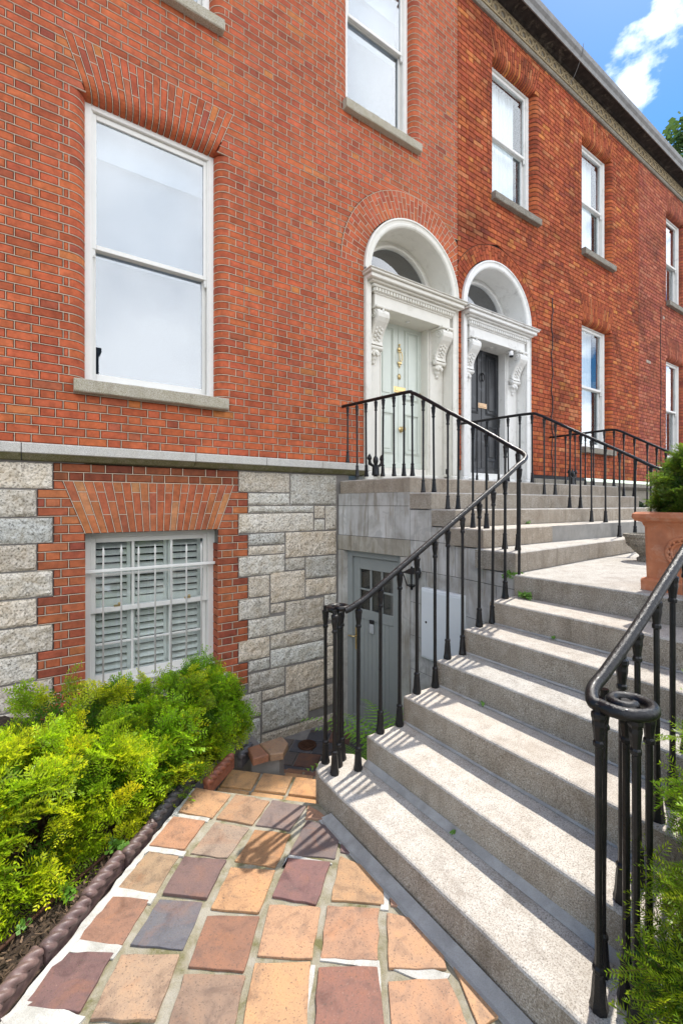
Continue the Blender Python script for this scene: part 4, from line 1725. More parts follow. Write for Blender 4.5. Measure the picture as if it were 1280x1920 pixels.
def wall_pt(s):
    for a, b in zip(WP[:-1], WP[1:]):
        L = math.hypot(b[0] - a[0], b[1] - a[1])
        if s <= L or b == WP[-1]:
            t = s / L
            return (a[0] + (b[0] - a[0]) * t, a[1] + (b[1] - a[1]) * t)
        s -= L


WL = sum(math.hypot(b[0] - a[0], b[1] - a[1]) for a, b in zip(WP[:-1], WP[1:]))


def wall_panel(s0, s1, z0, z1, proud=0.0, col=(1, 1, 1), name='panel', g=.0013):
    s0, s1, z0, z1 = s0 + g, s1 - g, z0 + g, z1 - g
    n = max(1, int((s1 - s0) / .15))
    P, F = [], []
    ch = .002
    for i in range(n + 1):
        q = wall_pt(s0 + (s1 - s0) * i / n)
        e = ch if i in (0, n) else 0
        q2 = wall_pt(s0 + (s1 - s0) * i / n + (ch if i == 0 else -ch if i == n else 0))
        P += [(q[0] + .05, q[1], z0), (q2[0] - proud, q2[1], z0 + ch), (q2[0] - proud, q2[1], z1 - ch), (q[0] + .05, q[1], z1)]
    for i in range(n):
        for j in range(3):
            F.append((4 * i + j, 4 * i + j + 1, 4 * i + j + 5, 4 * i + j + 4))
    P += [(P[0][0] - .046 - proud, P[0][1], z0 + ch), (P[0][0] - .046 - proud, P[0][1], z1 - ch)]
    F.append((0, 1, 2, 3)); m = 4 * n
    F.append((m, m + 1, m + 2, m + 3))
    k = MB()
    k.add(P, F, col)
    return k.build(name, M['wall'], WT)


def under(s):
    """height of the underside of the step ends above wall position s"""
    y = wall_pt(s)[1]
    for (ya, yb), z in zip(((3.40, 9), (3.10, 3.40), (2.80, 3.10), (2.46, 2.80), (0, 2.46)), (1.838, 1.655, 1.49, 1.325, 1.16)):
        if ya <= y < yb:
            return z - .012
    return 1.15


sd0, sd1 = .105, .985            # door opening along the wall
rowsw = [(1.68, 1.84), (1.33, 1.68), (1.03, 1.33), (.70, 1.03), (.36, .70), (.02, .36), (-.33, .02), (-.66, -.33), (-.96, -.66)]
for i, (za, zb) in enumerate(rowsw):
    js = [0] + [x for x in ((.22, .62, .93, 1.5, 2.1) if i == 0 else (.14, .50, .90, 1.34, 1.80, 2.2) if i % 2 else (.3, .72, 1.06, 1.55, 2.02))] + [WL]
    for a, b in zip(js[:-1], js[1:]):
        # doorway and its lintel
        if za < 1.32:
            lo, hi = -.02, 1.12
            if b <= hi:
                continue
            a = max(a, hi)
        if b > 1.11 and zb > 1.04:
            if a >= 1.10:
                continue
            b = 1.11
        if b - a < .05:
            continue
        zt_ = min(zb, under((a + b) / 2), under(b - .01))
        if zt_ - za < .03:
            continue
        t = random.uniform(.92, 1.05)
        wall_panel(a, b, za, zt_, random.uniform(-.001, .001), (t, t, t))
# pieces that fill up to the step ends
for a, b in ((1.11, 1.41), (1.41, 1.71), (1.71, 2.05), (2.05, WL)):
    z1 = under((a + b) / 2)
    for za, zb in ((1.03, 1.33), (1.33, 1.68), (1.68, 2.0)):
        if za < z1 - .02:
            t = random.uniform(.92, 1.04)
            wall_panel(a, b, za, z1 if zb > z1 - .09 else zb, 0, (t, t, t))
        if zb > z1 - .09:
            break
wall_panel(-.0, 1.12, 1.153, 1.33, .012, (.74, .70, .62), 'lintel')
wall_panel(0, sd0, -.95, 1.153, .008, (.92, .91, .88), 'door_jamb')
wall_panel(sd1, 1.12, -.95, 1.153, .008, (.9, .89, .86), 'door_jamb')
k = MB()
for i in range(24):
    a, b = wall_pt(WL * i / 24), wall_pt(WL * (i + 1) / 24)
    s = WL * (i + .5) / 24
    z0 = 1.16 if s < 1.0 else -.96
    k.quad((a[0] + .004, a[1], z0), (b[0] + .004, b[1], z0), (b[0] + .004, b[1], under(s)), (a[0] + .004, a[1], under(s)), (.35, .35, .34))
k.build('wall_core', M['wall'], WT)
# the door, built flat and set into the splayed wall
ang = math.atan2(.14, 1.10)      # splay of this part of the wall


def in_wall(bld, name, mats, parent):
    """bld was drawn with x along the wall (0 at the house corner), y into the wall, z up"""
    ux, uy = .14 / math.hypot(.14, 1.1), -1.1 / math.hypot(.14, 1.1)
    nx, ny = -uy, ux
    bld.v = [(3.04 + ux * x + nx * y, 4.497 + uy * x + ny * y, z) for x, y, z in bld.v]
    return bld.build(name, mats, parent)


k = MB()
dy0 = .07
k.box(sd0, sd0 + .075, dy0 - .02, dy0 + .1, -.88, 1.153, bev=.006)
k.box(sd1 - .075, sd1, dy0 - .02, dy0 + .1, -.88, 1.153, bev=.006)
k.box(sd0 + .075, sd1 - .075, dy0 - .018, dy0 + .1, 1.08, 1.153, bev=.006)
k.box(sd0, sd1, dy0 - .06, dy0 + .1, -.93, -.86, bev=.012)
k.box(sd0 - .02, sd1 + .02, .0, dy0 + .2, 1.154, 1.17)
fr = in_wall(k, 'door_frame', M['grey_door'], WT)
k = MB()
da, db = sd0 + .078, sd1 - .078
k.box(da, da + .10, dy0 + .01, dy0 + .055, -.855, 1.077, bev=.004)
k.box(db - .10, db, dy0 + .01, dy0 + .055, -.855, 1.077, bev=.004)
k.box(da + .10, db - .10, dy0 + .011, dy0 + .055, .94, 1.077, bev=.004)
k.box(da + .10, db - .10, dy0 + .011, dy0 + .055, .36, .47, bev=.004)
k.box(da + .10, db - .10, dy0 + .011, dy0 + .055, -.855, -.66, bev=.004)
k.box(da, db, dy0 - .004, dy0 + .01, -.85, -.79, bev=.006)
n = 8
for i in range(n):
    xa = da + .10 + (db - da - .2) * i / n
    k.box(xa + .0015, xa + (db - da - .2) / n - .0015, dy0 + .02, dy0 + .05, -.66, .36, bev=.004)
for t in (1 / 3, 2 / 3):
    x = da + .1 + (db - da - .2) * t
    k.box(x - .01, x + .01, dy0 + .016, dy0 + .05, .47, .94, bev=.003)
k.box(da + .1, db - .1, dy0 + .017, dy0 + .05, .695, .715, bev=.003)
dr = in_wall(k, 'door', M['grey_door'], fr)
k = MB()
k.box(da + .095, db - .095, dy0 + .032, dy0 + .036, .465, .945)
in_wall(k, 'door_glass', M['glass_door'], fr)
k = MB()
k.box(da + .0, db, dy0 + .1, dy0 + .11, -.9, 1.15)
in_wall(k, 'hall', M['dark_room'], fr)
k = MB()
k.box(da + .035, da + .075, dy0 - .001, dy0 + .01, -.02, .24, bev=.003)
k.tube([(da + .055, dy0, .14), (da + .055, dy0 - .04, .14), (da + .0, dy0 - .045, .14), (da - .035, dy0 - .042, .135)], .009, 7)
in_wall(k, 'door_handle', M['brass'], fr)
k = MB()
xm = (da + db) / 2 - .05
k.box(xm - .03, xm + .03, dy0 - .012, dy0 + .01, .22, .33, bev=.006)
k.box(xm - .022, xm + .022, dy0 - .018, dy0 - .011, .232, .315, bev=.004)
pb = in_wall(k, 'key_safe', M['plastic_grey'], fr)
k = MB()
k.box(xm - .031, xm + .031, dy0 - .016, dy0 + .01, .331, .375, bev=.006)
in_wall(k, 'rain_cover', M['plastic_black'], pb)

# meter cabinet and lantern on that wall
k = MB()
bx = 3.18
k.box(bx - .06, bx, 2.66, 3.18, .20, .885, bev=.01)
mc = k.build('meter_cabinet', M['cabinet'], None, 'white flat meter cabinet fixed to the grey side wall under the stairs', 'meter cabinet')
k = MB()
k.box(bx - .068, bx - .061, 2.685, 3.155, .225, .86, bev=.004)
k.build('cabinet_door', M['cabinet'], mc)
k = MB()
k.lathe([(.012, 0), (.012, .004), (.006, .006)], (bx - .069, 3.10, .56), 10, axis='x')
k.build('lock', M['plastic_black'], mc)
LN = thing('wall_lantern', 'small black wall lantern on the grey wall beside the basement door', 'lantern', (3.1, 3.28, .9))
lx, ly, lz = 3.09, 3.275, .93
k = MB()
k.box(3.165, 3.185, ly - .03, ly + .03, lz + .03, lz + .13, bev=.006)
k.tube([(3.17, ly, lz + .10), (3.13, ly, lz + .13), (lx, ly, lz + .125)], .007, 6)
for sx in (-1, 1):
    for sy in (-1, 1):
        k.tube([(lx + sx * .062, ly + sy * .062, lz + .09), (lx + sx * .032, ly + sy * .032, lz - .04)], .006, 5)
for r_, z in ((.066, lz + .09), (.034, lz - .04)):
    k.tube([(lx - r_, ly - r_, z), (lx + r_, ly - r_, z), (lx + r_, ly + r_, z), (lx - r_, ly + r_, z), (lx - r_, ly - r_, z)], .006, 5)
k.lathe([(.004, -.085), (.014, -.075), (.014, -.06), (.03, -.052), (.035, -.04)], (lx, ly, lz), 8)
k.build('lantern_frame', M['iron'], LN)
k = MB()
k.lathe([(.034, -.038), (.06, .088)], (lx, ly, lz), 4, smooth=False)
k.build('lantern_glass', M['glass_dark'], LN)
k = MB()
k.lathe([(.09, .09), (.03, .125), (.012, .13), (.008, .15)], (lx, ly, lz), 4, smooth=False)
k.build('lantern_cap', M['iron'], LN)

# ------------------------------------------------------------------ iron railings


def baluster_mesh(h):
    k = MB()
    pf = [(.026, 0), (.027, .012), (.023, .03), (.0205, .055), (.019, .085), (.017, .105), (.0155, .112), (.0185, .118), (.0185, .128), (.0115, .135),
          (.0105, .3), (.0105, h - .16), (.0105, h - .122), (.0165, h - .117), (.0165, h - .106), (.013, h - .10), (.0145, h - .085), (.019, h - .055), (.0185, h - .04), (.0215, h - .03), (.0215, h - .018), (.014, h - .012), (.014, h + .012)]
    k.lathe(pf, (0, 0, 0), 8, smooth=False)
    me = bpy.data.meshes.new('baluster')
    me.from_pydata(k.v, [], k.f)
    me.materials.append(M['iron'])
    paint(me, k.c)
    return me


BAL = {}


def smooth_path(pts, n=10):
    """Catmull-Rom through 3-D points"""
    P = [Vector(p) for p in pts]
    out = []
    for i in range(len(P) - 1):
        a, b, c, d = P[max(i - 1, 0)], P[i], P[i + 1], P[min(i + 2, len(P) - 1)]
        for j in range(n):
            t = j / n
            out.append(.5 * ((2 * b) + (c - a) * t + (2 * a - 5 * b + 4 * c - d) * t * t + (3 * b - 3 * c + d - a) * t ** 3))
    out.append(P[-1])
    return out


def railing(label, rails, bals, r=.019, loc=None, group='iron stair railings'):
    t = thing('stair_railing', label, 'railing', loc or bals[0][:3], group)
    for nm, pts, rr in rails:
        k = MB()
        k.tube(pts, rr, 10)
        k.build(nm, M['iron'], t)
    for x, y, z, h in bals:
        key = round(h, 2)
        if key not in BAL:
            BAL[key] = baluster_mesh(key)
        b = link('baluster', BAL[key], (x, y, z), t)
        b.rotation_euler = (random.gauss(0, .004), random.gauss(0, .004), random.uniform(0, 3))
    return t


def lower_z(x):
    return 1.212 + .569 * (x - 1.708)


def volute(cx, cy, z, sgn, a_start, r0=.082, turns=1.35, n=40):
    pts = []
    for i in range(n + 1):
        t = i / n
        a = a_start + sgn * turns * 2 * math.pi * t
        r = r0 * (1 - .78 * t)
        pts.append((cx + r * math.cos(a), cy + r * math.sin(a), z + .004 * t))
    return pts


# left rail
vol = volute(1.475, 2.165, 1.092, -1, R(-150), r0=.072)
low = [(x, 2.082, lower_z(x)) for x in (1.60, 1.8, 2.1, 2.4, 2.7, 2.9)]
run = smooth_path([vol[3], vol[0], (1.46, 2.09, 1.092), (1.53, 2.083, 1.12)] + low + [(3.07, 2.088, 1.99), (3.20, 2.10, 2.06), (3.27, 2.17, 2.115), (3.285, 2.30, 2.19), (3.28, 2.6, 2.375), (3.265, 3.0, 2.61), (3.25, 3.30, 2.79), (3.238, 3.42, 2.855), (3.225, 3.50, 2.875), (3.17, 4.0, 2.885), (3.11, 4.44, 2.89), (3.10, 4.49, 2.89)])
run = run[20:]
bal = []
for x, y in ((1.425, 2.246), (1.406, 2.12), (1.525, 2.218), (1.47, 2.175)):
    bal.append((x, y, RZ, 1.085 - RZ))
for x, i in ((1.542, 1), (1.708, 2), (1.86, 2), (2.007, 3), (2.171, 3), (2.289, 4), (2.439, 4), (2.616, 5), (2.764, 5), (2.915, 6), (3.09, 6)):
    bal.append((x, 2.08, RZ * i, lower_z(x) - RZ * i - .012))


def on_rail(run, y, x0=3.0):
    best = min((p for p in run if p.x > x0), key=lambda p: abs(p.y - y))
    return best


for y in (2.22, 2.36, 2.52, 2.68, 2.84, 2.98, 3.14, 3.28):
    p = on_rail(run, y)
    lv = sum(1 for q in UY if q[0] < y - .02)
    z = RZ * 7 + RZ * lv
    bal.append((p.x, p.y, z, p.z - z - .012))
for y in (3.42, 3.55, 3.69, 3.83, 3.97, 4.12, 4.26):
    p = on_rail(run, y)
    bal.append((p.x, p.y, 1.99 + .04 * (y - 3.4) / 1.1, p.z - 1.99 - .012 - .04 * (y - 3.4) / 1.1))
bal.append((3.115, 4.41, 2.20, .68))
railing('black iron railing with a scroll end, left side of the stairs', [('handrail', run, .0185), ('scroll', vol, [.0185 * (1 - .25 * i / 40) for i in range(41)])], bal, loc=(1.47, 2.17, RZ))

# right rail, nearest the camera
vol = volute(1.492, .635, 1.088, 1, R(150), r0=.086)
run = smooth_path([vol[0], (1.418, .70, 1.092), (1.47, .725, 1.112), (1.56, .728, 1.145)] + [(x, .728, lower_z(x)) for x in (1.8, 2.1, 2.4, 2.7, 2.95)] + [(3.2, .728, 2.055), (3.5, .728, 2.09), (3.8, .728, 2.09)])
bal = [(x, y, RZ, 1.082 - RZ) for x, y in ((1.413, .68), (1.458, .595), (1.555, .60), (1.50, .64), (1.532, .728))]
for x, i in ((1.67, 2), (1.80, 2), (1.96, 3), (2.10, 3), (2.25, 4), (2.39, 4), (2.54, 5), (2.69, 5), (2.83, 6), (2.98, 6), (3.2, 7), (3.45, 7), (3.7, 7)):
    zr = lower_z(x) if x < 3.05 else 2.05 + .04 * min(1, (x - 3.2) / .3)
    bal.append((x, .728, RZ * i, zr - RZ * i - .012))
railing('black iron railing with a scroll end, nearest the camera at the right', [('handrail', run, .020), ('scroll', vol, [.020 * (1 - .2 * i / 40) for i in range(41)])], bal, loc=(1.5, .63, RZ))

# rails between and beyond the doors
for lab, pts, nb in (('black iron railing in the middle, between the sage and the black front doors', [(5.20, 4.49, 2.89), (5.24, 4.3, 2.89), (5.33, 3.8, 2.895), (5.41, 3.47, 2.895), (5.43, 3.36, 2.86), (5.47, 3.1, 2.705), (5.52, 2.7, 2.465), (5.57, 2.35, 2.255), (5.60, 2.1, 2.10), (5.60, 1.95, 2.06)], 0),
                     ('black iron railing on the far side of the steps, beyond the black door', [(7.58, 4.49, 2.89), (7.60, 4.3, 2.89), (7.64, 3.8, 2.895), (7.66, 3.5, 2.895), (7.665, 3.38, 2.865), (7.67, 3.1, 2.70), (7.68, 2.7, 2.46), (7.68, 2.35, 2.25), (7.68, 2.1, 2.10), (7.68, 1.95, 2.06)], 0)):
    run = smooth_path(pts)
    bal = []
    for y in (4.22, 4.06, 3.90, 3.75, 3.60, 3.46, 3.30, 3.16, 3.0, 2.88, 2.72, 2.58, 2.44, 2.30, 2.14, 2.0):
        p = on_rail(run, y)
        lv = sum(1 for q in UY if q[0] + .6 * (q[1] - q[0]) < y - .02)
        z = RZ * 7 + RZ * lv
        bal.append((p.x, p.y, z, p.z - z - .012))
    railing(lab, [('handrail', run, .0185)], bal, loc=(pts[-1][0], pts[-1][1], RZ * 7))

# boot scrapers on the top landing
for x, y, lab in ((3.16, 3.93, 'small black cast iron boot scraper on the landing by the sage door'), (6.72, 3.62, 'small black cast iron boot scraper on the landing right of the black door')):
    t = thing('boot_scraper', lab, 'boot scraper', (x, y, 1.985), 'boot scrapers on the landing')
    k = MB()
    zb = 1.99 + (.03 if x < 4 else 0)
    for s in (-1, 1):
        k.tube([(x + s * .03, y, zb), (x + s * .035, y + s * .01, zb + .10), (x + s * .085, y, zb + .13), (x + s * .09, y, zb + .20)], [.02, .018, .022, .012], 8)
        k.lathe([(.02, 0), (.028, .02), (.02, .045), (.004, .07)], (x + s * .088, y, zb + .17), 8)
    k.lathe([(.035, 0), (.022, .02), (.022, .13), (.032, .16), (.03, .19), (.012, .22), (.003, .25)], (x, y, zb), 8)
    k.box(x - .03, x + .03, y - .006, y + .006, zb + .05, zb + .07)
    k.build('scraper_body', M['iron'], t)

# security camera on the second doorcase, small black light by the first door
SCM = thing('security_camera', 'small white security camera under the right end of the black door canopy', 'camera', (6.56, FY + .0, 4.15))
k = MB()
cxx, cyy, czz = 6.50, FY + .03, 4.19
k.box(cxx - .03, cxx + .03, cyy - .02, cyy + .08, czz + .02, czz + .05, bev=.008)
k.lathe([(.004, -.06), (.03, -.052), (.038, -.03), (.04, 0), (.038, .035), (.02, .045)], (cxx, cyy, czz), 14)
k.build('camera_body', M['plastic_white'], SCM)
k = MB()
k.lathe([(.004, -.062), (.032, -.054), (.036, -.034)], (cxx - .004, cyy - .012, czz - .006), 12)
k.build('camera_lens', M['plastic_black'], SCM)
k = MB()
k.box(5.145 - .12, 5.145 - .075, FY + .05, FY + .11, 2.14, 2.22, bev=.01)
k.build('step_light', M['plastic_black'], None, 'small black box at the foot of the cream doorcase, right of the sage door', 'light')

# ------------------------------------------------------------------ ground, path and court
r2 = math.sqrt(2)


def ab(a, b):
    return ((a + b) / r2, (a - b) / r2)


k = MB()
hx0, hx1, hy0, hy1 = -1.6, 3.3, -1.2, 4.6
B = 400
gz = -.03
k.quad((-B, -B, gz), (B, -B, gz), (B, hy0, gz), (-B, hy0, gz))
k.quad((-B, hy1, gz), (B, hy1, gz), (B, B, gz), (-B, B, gz))
k.quad((-B, hy0, gz), (hx0, hy0, gz), (hx0, hy1, gz), (-B, hy1, gz))
k.quad((hx1, hy0, gz), (B, hy0, gz), (B, hy1, gz), (hx1, hy1, gz))
k.build('ground', M['concrete'], kind='structure', recenter=False)
k = MB()
k.box(-60, 60, -14.5, -6.5, -.12, -.025)
k.build('road', M['road'], kind='structure')
k = MB()
k.box(-60, 60, -6.5, -4.4, -.12, 0.0, bev=.02)
k.build('pavement', M['concrete'], kind='structure')

PATH = link('garden_path', None, (.5, 1.6, 0), None, None, None, None, 'structure')
k = MB()
k.prism([ab(-1.2, -1.36), ab(2.47, -1.36), ab(2.47, -.58), (1.33, 2.1), (1.33, .3), (1.0, -1.1), (-.6, -1.1)], -.3, .0)
k.build('bedding_mortar', M['bed_mortar'], PATH)
k = MB()


def ragged(mb, pts, z0, z1, amp=.006, step=.03):
    out = []
    n = len(pts)
    for i in range(n):
        a, b = Vector(pts[i]), Vector(pts[(i + 1) % n])
        m = max(1, int((b - a).length / step))
        for j in range(m):
            p = a.lerp(b, j / m)
            out.append((p.x + random.uniform(-amp, amp), p.y + random.uniform(-amp, amp)))
    mb.prism(out, z0, z1)


ragged(k, [ab(-.8, -1.372), ab(2.46, -1.352), ab(2.46, -1.335), ab(1.5, -1.322), ab(-.8, -1.312)], -.02, .0078)
for a0, a1 in ((2.212, 2.245), (1.972, 2.006), (1.712, 1.765), (1.475, 1.535)):
    ragged(k, [ab(a0, -1.335), ab(a1, -1.335), ab(a1, -1.14), ab(a0 + .005, -1.14)], -.02, .0052 + .0003 * int(a0 * 10 % 10), .003)
ragged(k, [ab(1.235, -1.37), ab(1.30, -1.34), ab(1.315, -1.22), ab(1.29, -1.10), ab(1.22, -1.13)], -.02, .0088)
k.build('white_mortar', M['white_mortar'], PATH)
k = MB()
WQ = 0
for q in ([(1.30, -.400), (1.30, -.372), (1.60, -.396), (1.60, -.412)], [(1.36, -.155), (1.36, -.125), (1.66, -.165), (1.66, -.182)], [(1.62, -.385), (1.632, -.17), (1.66, -.17), (1.655, -.385)], [(1.64, -.12), (1.60, .05), (1.66, .09), (1.672, -.12)], [(1.87, -.185), (2.09, -.165), (2.09, -.15), (1.87, -.15)],
          [(2.0, -.655), (2.06, -.655), (2.06, -.43), (2.07, -.43), (2.08, -.645)]):
    ragged(k, [ab(*p) for p in q], -.02, .0042 + .0004 * WQ, .0018)
    WQ += 1
k.build('white_mortar', M['white_mortar'], PATH)

TO, TP, TB, TMr, TG, TR, TT = (.42, .235, .115), (.39, .20, .11), (.30, .215, .15), (.165, .10, .085), (.125, .118, .122), (.22, .105, .06), (.38, .25, .155)
TILES = [
    ([(2.465, -1.341), (2.446, -1.111), (2.242, -1.126), (2.257, -1.327)], TO), ([(2.213, -1.336), (2.216, -1.151), (2.011, -1.157), (2.003, -1.339)], TP),
    ([(1.975, -1.32), (1.976, -1.162), (1.762, -1.15), (1.762, -1.334)], (.34, .225, .13)), ([(1.718, -1.346), (1.733, -1.159), (1.534, -1.144), (1.512, -1.335)], (.26, .135, .085)),
    ([(1.469, -1.35), (1.503, -1.155), (1.307, -1.129), (1.286, -1.326)], (.165, .09, .078)), ([(2.452, -1.081), (2.432, -.87), (2.234, -.895), (2.246, -1.102)], (.36, .215, .12)),
    ([(2.216, -1.097), (2.213, -.902), (2.003, -.931), (2.001, -1.116)], TB), ([(1.972, -1.135), (1.992, -.926), (1.779, -.918), (1.768, -1.12)], TMr),
    ([(1.744, -1.115), (1.764, -.926), (1.561, -.904), (1.542, -1.115)], TG), ([(1.5, -1.119), (1.541, -.903), (1.328, -.868), (1.292, -1.081)], TT),
    ([(2.446, -.859), (2.427, -.65), (2.233, -.69), (2.238, -.875)], (.20, .145, .12)), ([(2.21, -.87), (2.208, -.676), (1.993, -.687), (1.995, -.886)], (.36, .19, .085)),
    ([(1.957, -.89), (1.979, -.677), (1.759, -.675), (1.741, -.88)], (.45, .245, .115)), ([(1.71, -.879), (1.744, -.668), (1.531, -.644), (1.507, -.851)], (.23, .115, .07)),
    ([(1.482, -.853), (1.518, -.636), (1.34, -.605), (1.305, -.815)], (.27, .175, .115)), ([(2.056, -.642), (2.07, -.437), (1.839, -.452), (1.842, -.647)], (.19, .095, .08)),
    ([(1.804, -.646), (1.831, -.432), (1.617, -.412), (1.592, -.619)], (.44, .25, .135)), ([(1.564, -.617), (1.607, -.415), (1.39, -.372), (1.352, -.578)], (.47, .265, .13)),
    ([(2.325, -.622), (2.283, -.426), (2.099, -.422), (2.08, -.645)], (.155, .115, .10)), ([(2.116, -.402), (2.051, -.196), (1.897, -.17), (1.871, -.395)], (.41, .24, .12)),
    ([(1.843, -.405), (1.871, -.19), (1.657, -.172), (1.627, -.384)], (.40, .22, .125)), ([(1.592, -.382), (1.632, -.17), (1.451, -.13), (1.402, -.349)], (.24, .11, .075)),
    ([(1.858, -.155), (1.85, .05), (1.671, .077), (1.635, -.133)], (.42, .24, .13)), ([(1.59, -.129), (1.64, .08), (1.494, .141), (1.447, -.104)], (.40, .22, .12)),
    ([(1.686, .10), (1.725, .165), (1.597, .30), (1.5, .175)], (.46, .26, .13)), ([(2.437, -.646), (2.343, -.491), (2.331, -.633)], (.40, .22, .13)),
    ([(2.24, -.416), (2.142, -.27), (2.142, -.407)], (.155, .095, .085)), ([(2.021, -.156), (1.911, -.015), (1.894, -.145)], (.38, .21, .13)), ([(1.80, .086), (1.738, .14), (1.706, .094)], (.36, .2, .13))]
for i in range(5):                                   # rows that run on towards the gate, below the picture
    for j in range(6):
        if (i, j) not in ((0, 5),):
            a0, b0 = 1.262 - .02 * (j % 2) - .235 * i - (.03 if j == 0 else .05), -1.335 + .24 * j
            TILES.append(([(a0, b0), (a0 + .006, b0 + .21), (a0 - .2, b0 + .215), (a0 - .205, b0 + .004)], random.choice([TO, TP, TB, TMr, TR, TT])))
for q, c in TILES:
    k = MB()
    pts = []
    n = len(q)
    for i in range(n):
        a, b = Vector(ab(*q[i])), Vector(ab(*q[(i + 1) % n]))
        for j in range(4):
            p = a.lerp(b, (j + (.07 if j == 0 else 0)) / 4)
            pts.append((p.x + random.uniform(-.0035, .0035), p.y + random.uniform(-.0035, .0035)))
        pts.append(tuple(a.lerp(b, .985)))
    tx, ty, h = random.uniform(-.012, .012), random.uniform(-.012, .012), .0085 + random.uniform(-.0015, .003)
    cx, cy = pts[0]
    v = 1 + random.uniform(-.06, .06)
    k.prism(pts, -.02, lambda x, y: h + tx * (x - cx) + ty * (y - cy), tuple(x * v * k_ for x, k_ in zip(c, (.97, 1.0, 1.06))), .0022)
    k.build('tile', M['tile'], PATH)
# steps of the path going down to the court
LV = [(2.47, 2.865, -.10), (2.865, 3.14, -.25), (3.14, 3.42, -.40), (3.42, 3.68, -.55), (3.68, 3.92, -.72)]
for n_, (a0, a1, z) in enumerate(LV):
    k = MB()
    bl = -1.30 + .07 * min(n_, 2)
    k.prism([ab(a0 - .3, bl), ab(a1, bl), ab(a1, -.55 + .35 * (a1 - 2.6)), ab(a0 - .3, -.62 + .35 * (a0 - 2.6))], -1.0, z - .016)
    k.build('path_step', M['bed_mortar'], PATH)
    rows = 2 if n_ == 0 else 1
    for rw in range(rows):
        w = (a1 - a0) / rows
        for j in range(4):
            b0 = bl + .012 + .225 * j
            if b0 > -.62 + .3 * (a0 - 2.5):
                continue
            aa = a0 + w * rw
            if aa > 3.1 and j == 3:
                continue
            q = [(aa + w - .012, b0), (aa + w - .016, b0 + .205), (aa + .010, b0 + .208), (aa + .008, b0 + .003)]
            k = MB()
            c = [(.50, .29, .13), (.52, .30, .14), (.50, .27, .12), TP][j] if n_ < 2 else random.choice([(.20, .10, .065), (.26, .13, .07), (.16, .08, .06)])
            k.prism([ab(*p) for p in q], z - .04, z, c, .005)
            k.build('tile', M['tile'], PATH)
CT = link('basement_court', None, (2.2, 3.6, -.95), None, None, None, None, 'structure')
k = MB()
k.box(-1.6, 3.3, .3, 4.6, -1.05, -.915)
k.build('court_bed', M['joint'], CT)
for i in range(9):
    for j in range(9):
        a0, b0 = 3.55 + .245 * i, -2.15 + .245 * j + .12 * (i % 2)
        x, y = ab(a0 + .12, b0 + .12)
        if not (1.45 < x < 3.0 and 2.3 < y < 4.42):
            continue
        q = [(a0 + .006, b0 + .006), (a0 + .238, b0 + .006), (a0 + .238, b0 + .238), (a0 + .006, b0 + .238)]
        k = MB()
        k.prism([ab(*p) for p in q], -.93, -.898 + random.uniform(-.002, .002), random.choice([(.085, .085, .095), (.07, .07, .08), (.10, .09, .09), (.15, .075, .055), (.12, .10, .09)]), .005)
        k.build('tile', M['tile'], CT)
k = MB()
k.lathe([(.10, -.92), (.10, -.885), (.085, -.88), (.08, -.89), (.01, -.89)], (2.42, 4.18, 0), 20)
for i in range(5):
    k.box(2.42 - .07, 2.42 + .07, 4.18 - .06 + .028 * i, 4.18 - .052 + .028 * i, -.889, -.882)
k.build('drain_cover', M['rust'], None, 'small round rusty drain cover in the sunken court', 'drain cover')

# planting bed with its retaining wall and coping
k = MB()
k.prism([(1.23, 2.88), (1.39, 2.78), (1.46, 2.85), (1.46, 2.93), (1.24, 2.93)], -1.0, -.045)
k.prism([(1.33, 2.931), (1.44, 2.931), (1.44, 4.48), (1.33, 4.48)], -1.0, -.16)
RW = k.build('retaining_wall', M['joint'], None, 'low grey retaining wall with brown coping stones at the corner of the hedge bed', 'wall')
for q, c in (([(1.315, 2.945), (1.49, 2.945), (1.488, 2.84), (1.40, 2.745), (1.318, 2.775)], (.36, .23, .14)), ([(1.225, 2.94), (1.31, 2.94), (1.31, 2.78), (1.20, 2.79)], (.33, .15, .085))):
    k = MB()
    k.prism(q, -.044, .005, tuple(x * .8 for x in c), .008)
    k.build('coping_stone', M['tile'], RW)
k = MB()
nx, ny = 60, 60
P, F = [], []
idx = {}
for i in range(nx + 1):
    for j in range(ny + 1):
        a = -.9 + 3.9 * i / nx
        b = -1.375 - 2.6 * (j / ny) ** 1.3
        x, y = ab(a, b)
        y = min(y, 4.49)
        x = max(x, -1.6)
        x = min(x, 1.31)
        P.append((x, y, random.uniform(-.014, .014) + .03 * min(1, j / 12) - .005))
for i in range(nx):
    for j in range(ny):
        q = i * (ny + 1) + j
        F.append((q, q + ny + 1, q + ny + 2, q + 1))
k.add(P, F, smooth=True)
k.build('soil', M['soil'], kind='structure')
k = MB()
for _ in range(1500):
    a, b = random.uniform(.2, 2.5), -1.385 - abs(random.gauss(0, .16))
    x, y = ab(a, b)
    if x > 1.25:
        continue
    L, wd, an = random.uniform(.008, .03), random.uniform(.003, .009), random.uniform(0, 6.3)
    dx, dy = math.cos(an) * L / 2, math.sin(an) * L / 2
    ex, ey = -math.sin(an) * wd / 2, math.cos(an) * wd / 2
    z = .012 + random.uniform(0, .022)
    t = random.uniform(-.012, .012)
    g = random.uniform(.03, .20)
    k.quad((x - dx - ex, y - dy - ey, z - t), (x + dx - ex, y + dy - ey, z + t), (x + dx + ex, y + dy + ey, z + t + .003), (x - dx + ex, y - dy + ey, z - t + .003), (g, g * .66, g * .42))
k.build('bark_chips', M['bark_chip'], kind='stuff')
k = MB()
p0, p1 = ab(1.30, -1.585), ab(1.98, -1.475)
k.tube([(p0[0], p0[1], .025), ((p0[0] + p1[0]) / 2, (p0[1] + p1[1]) / 2 + .006, .035), (p1[0], p1[1], .03)], .0075, 7)
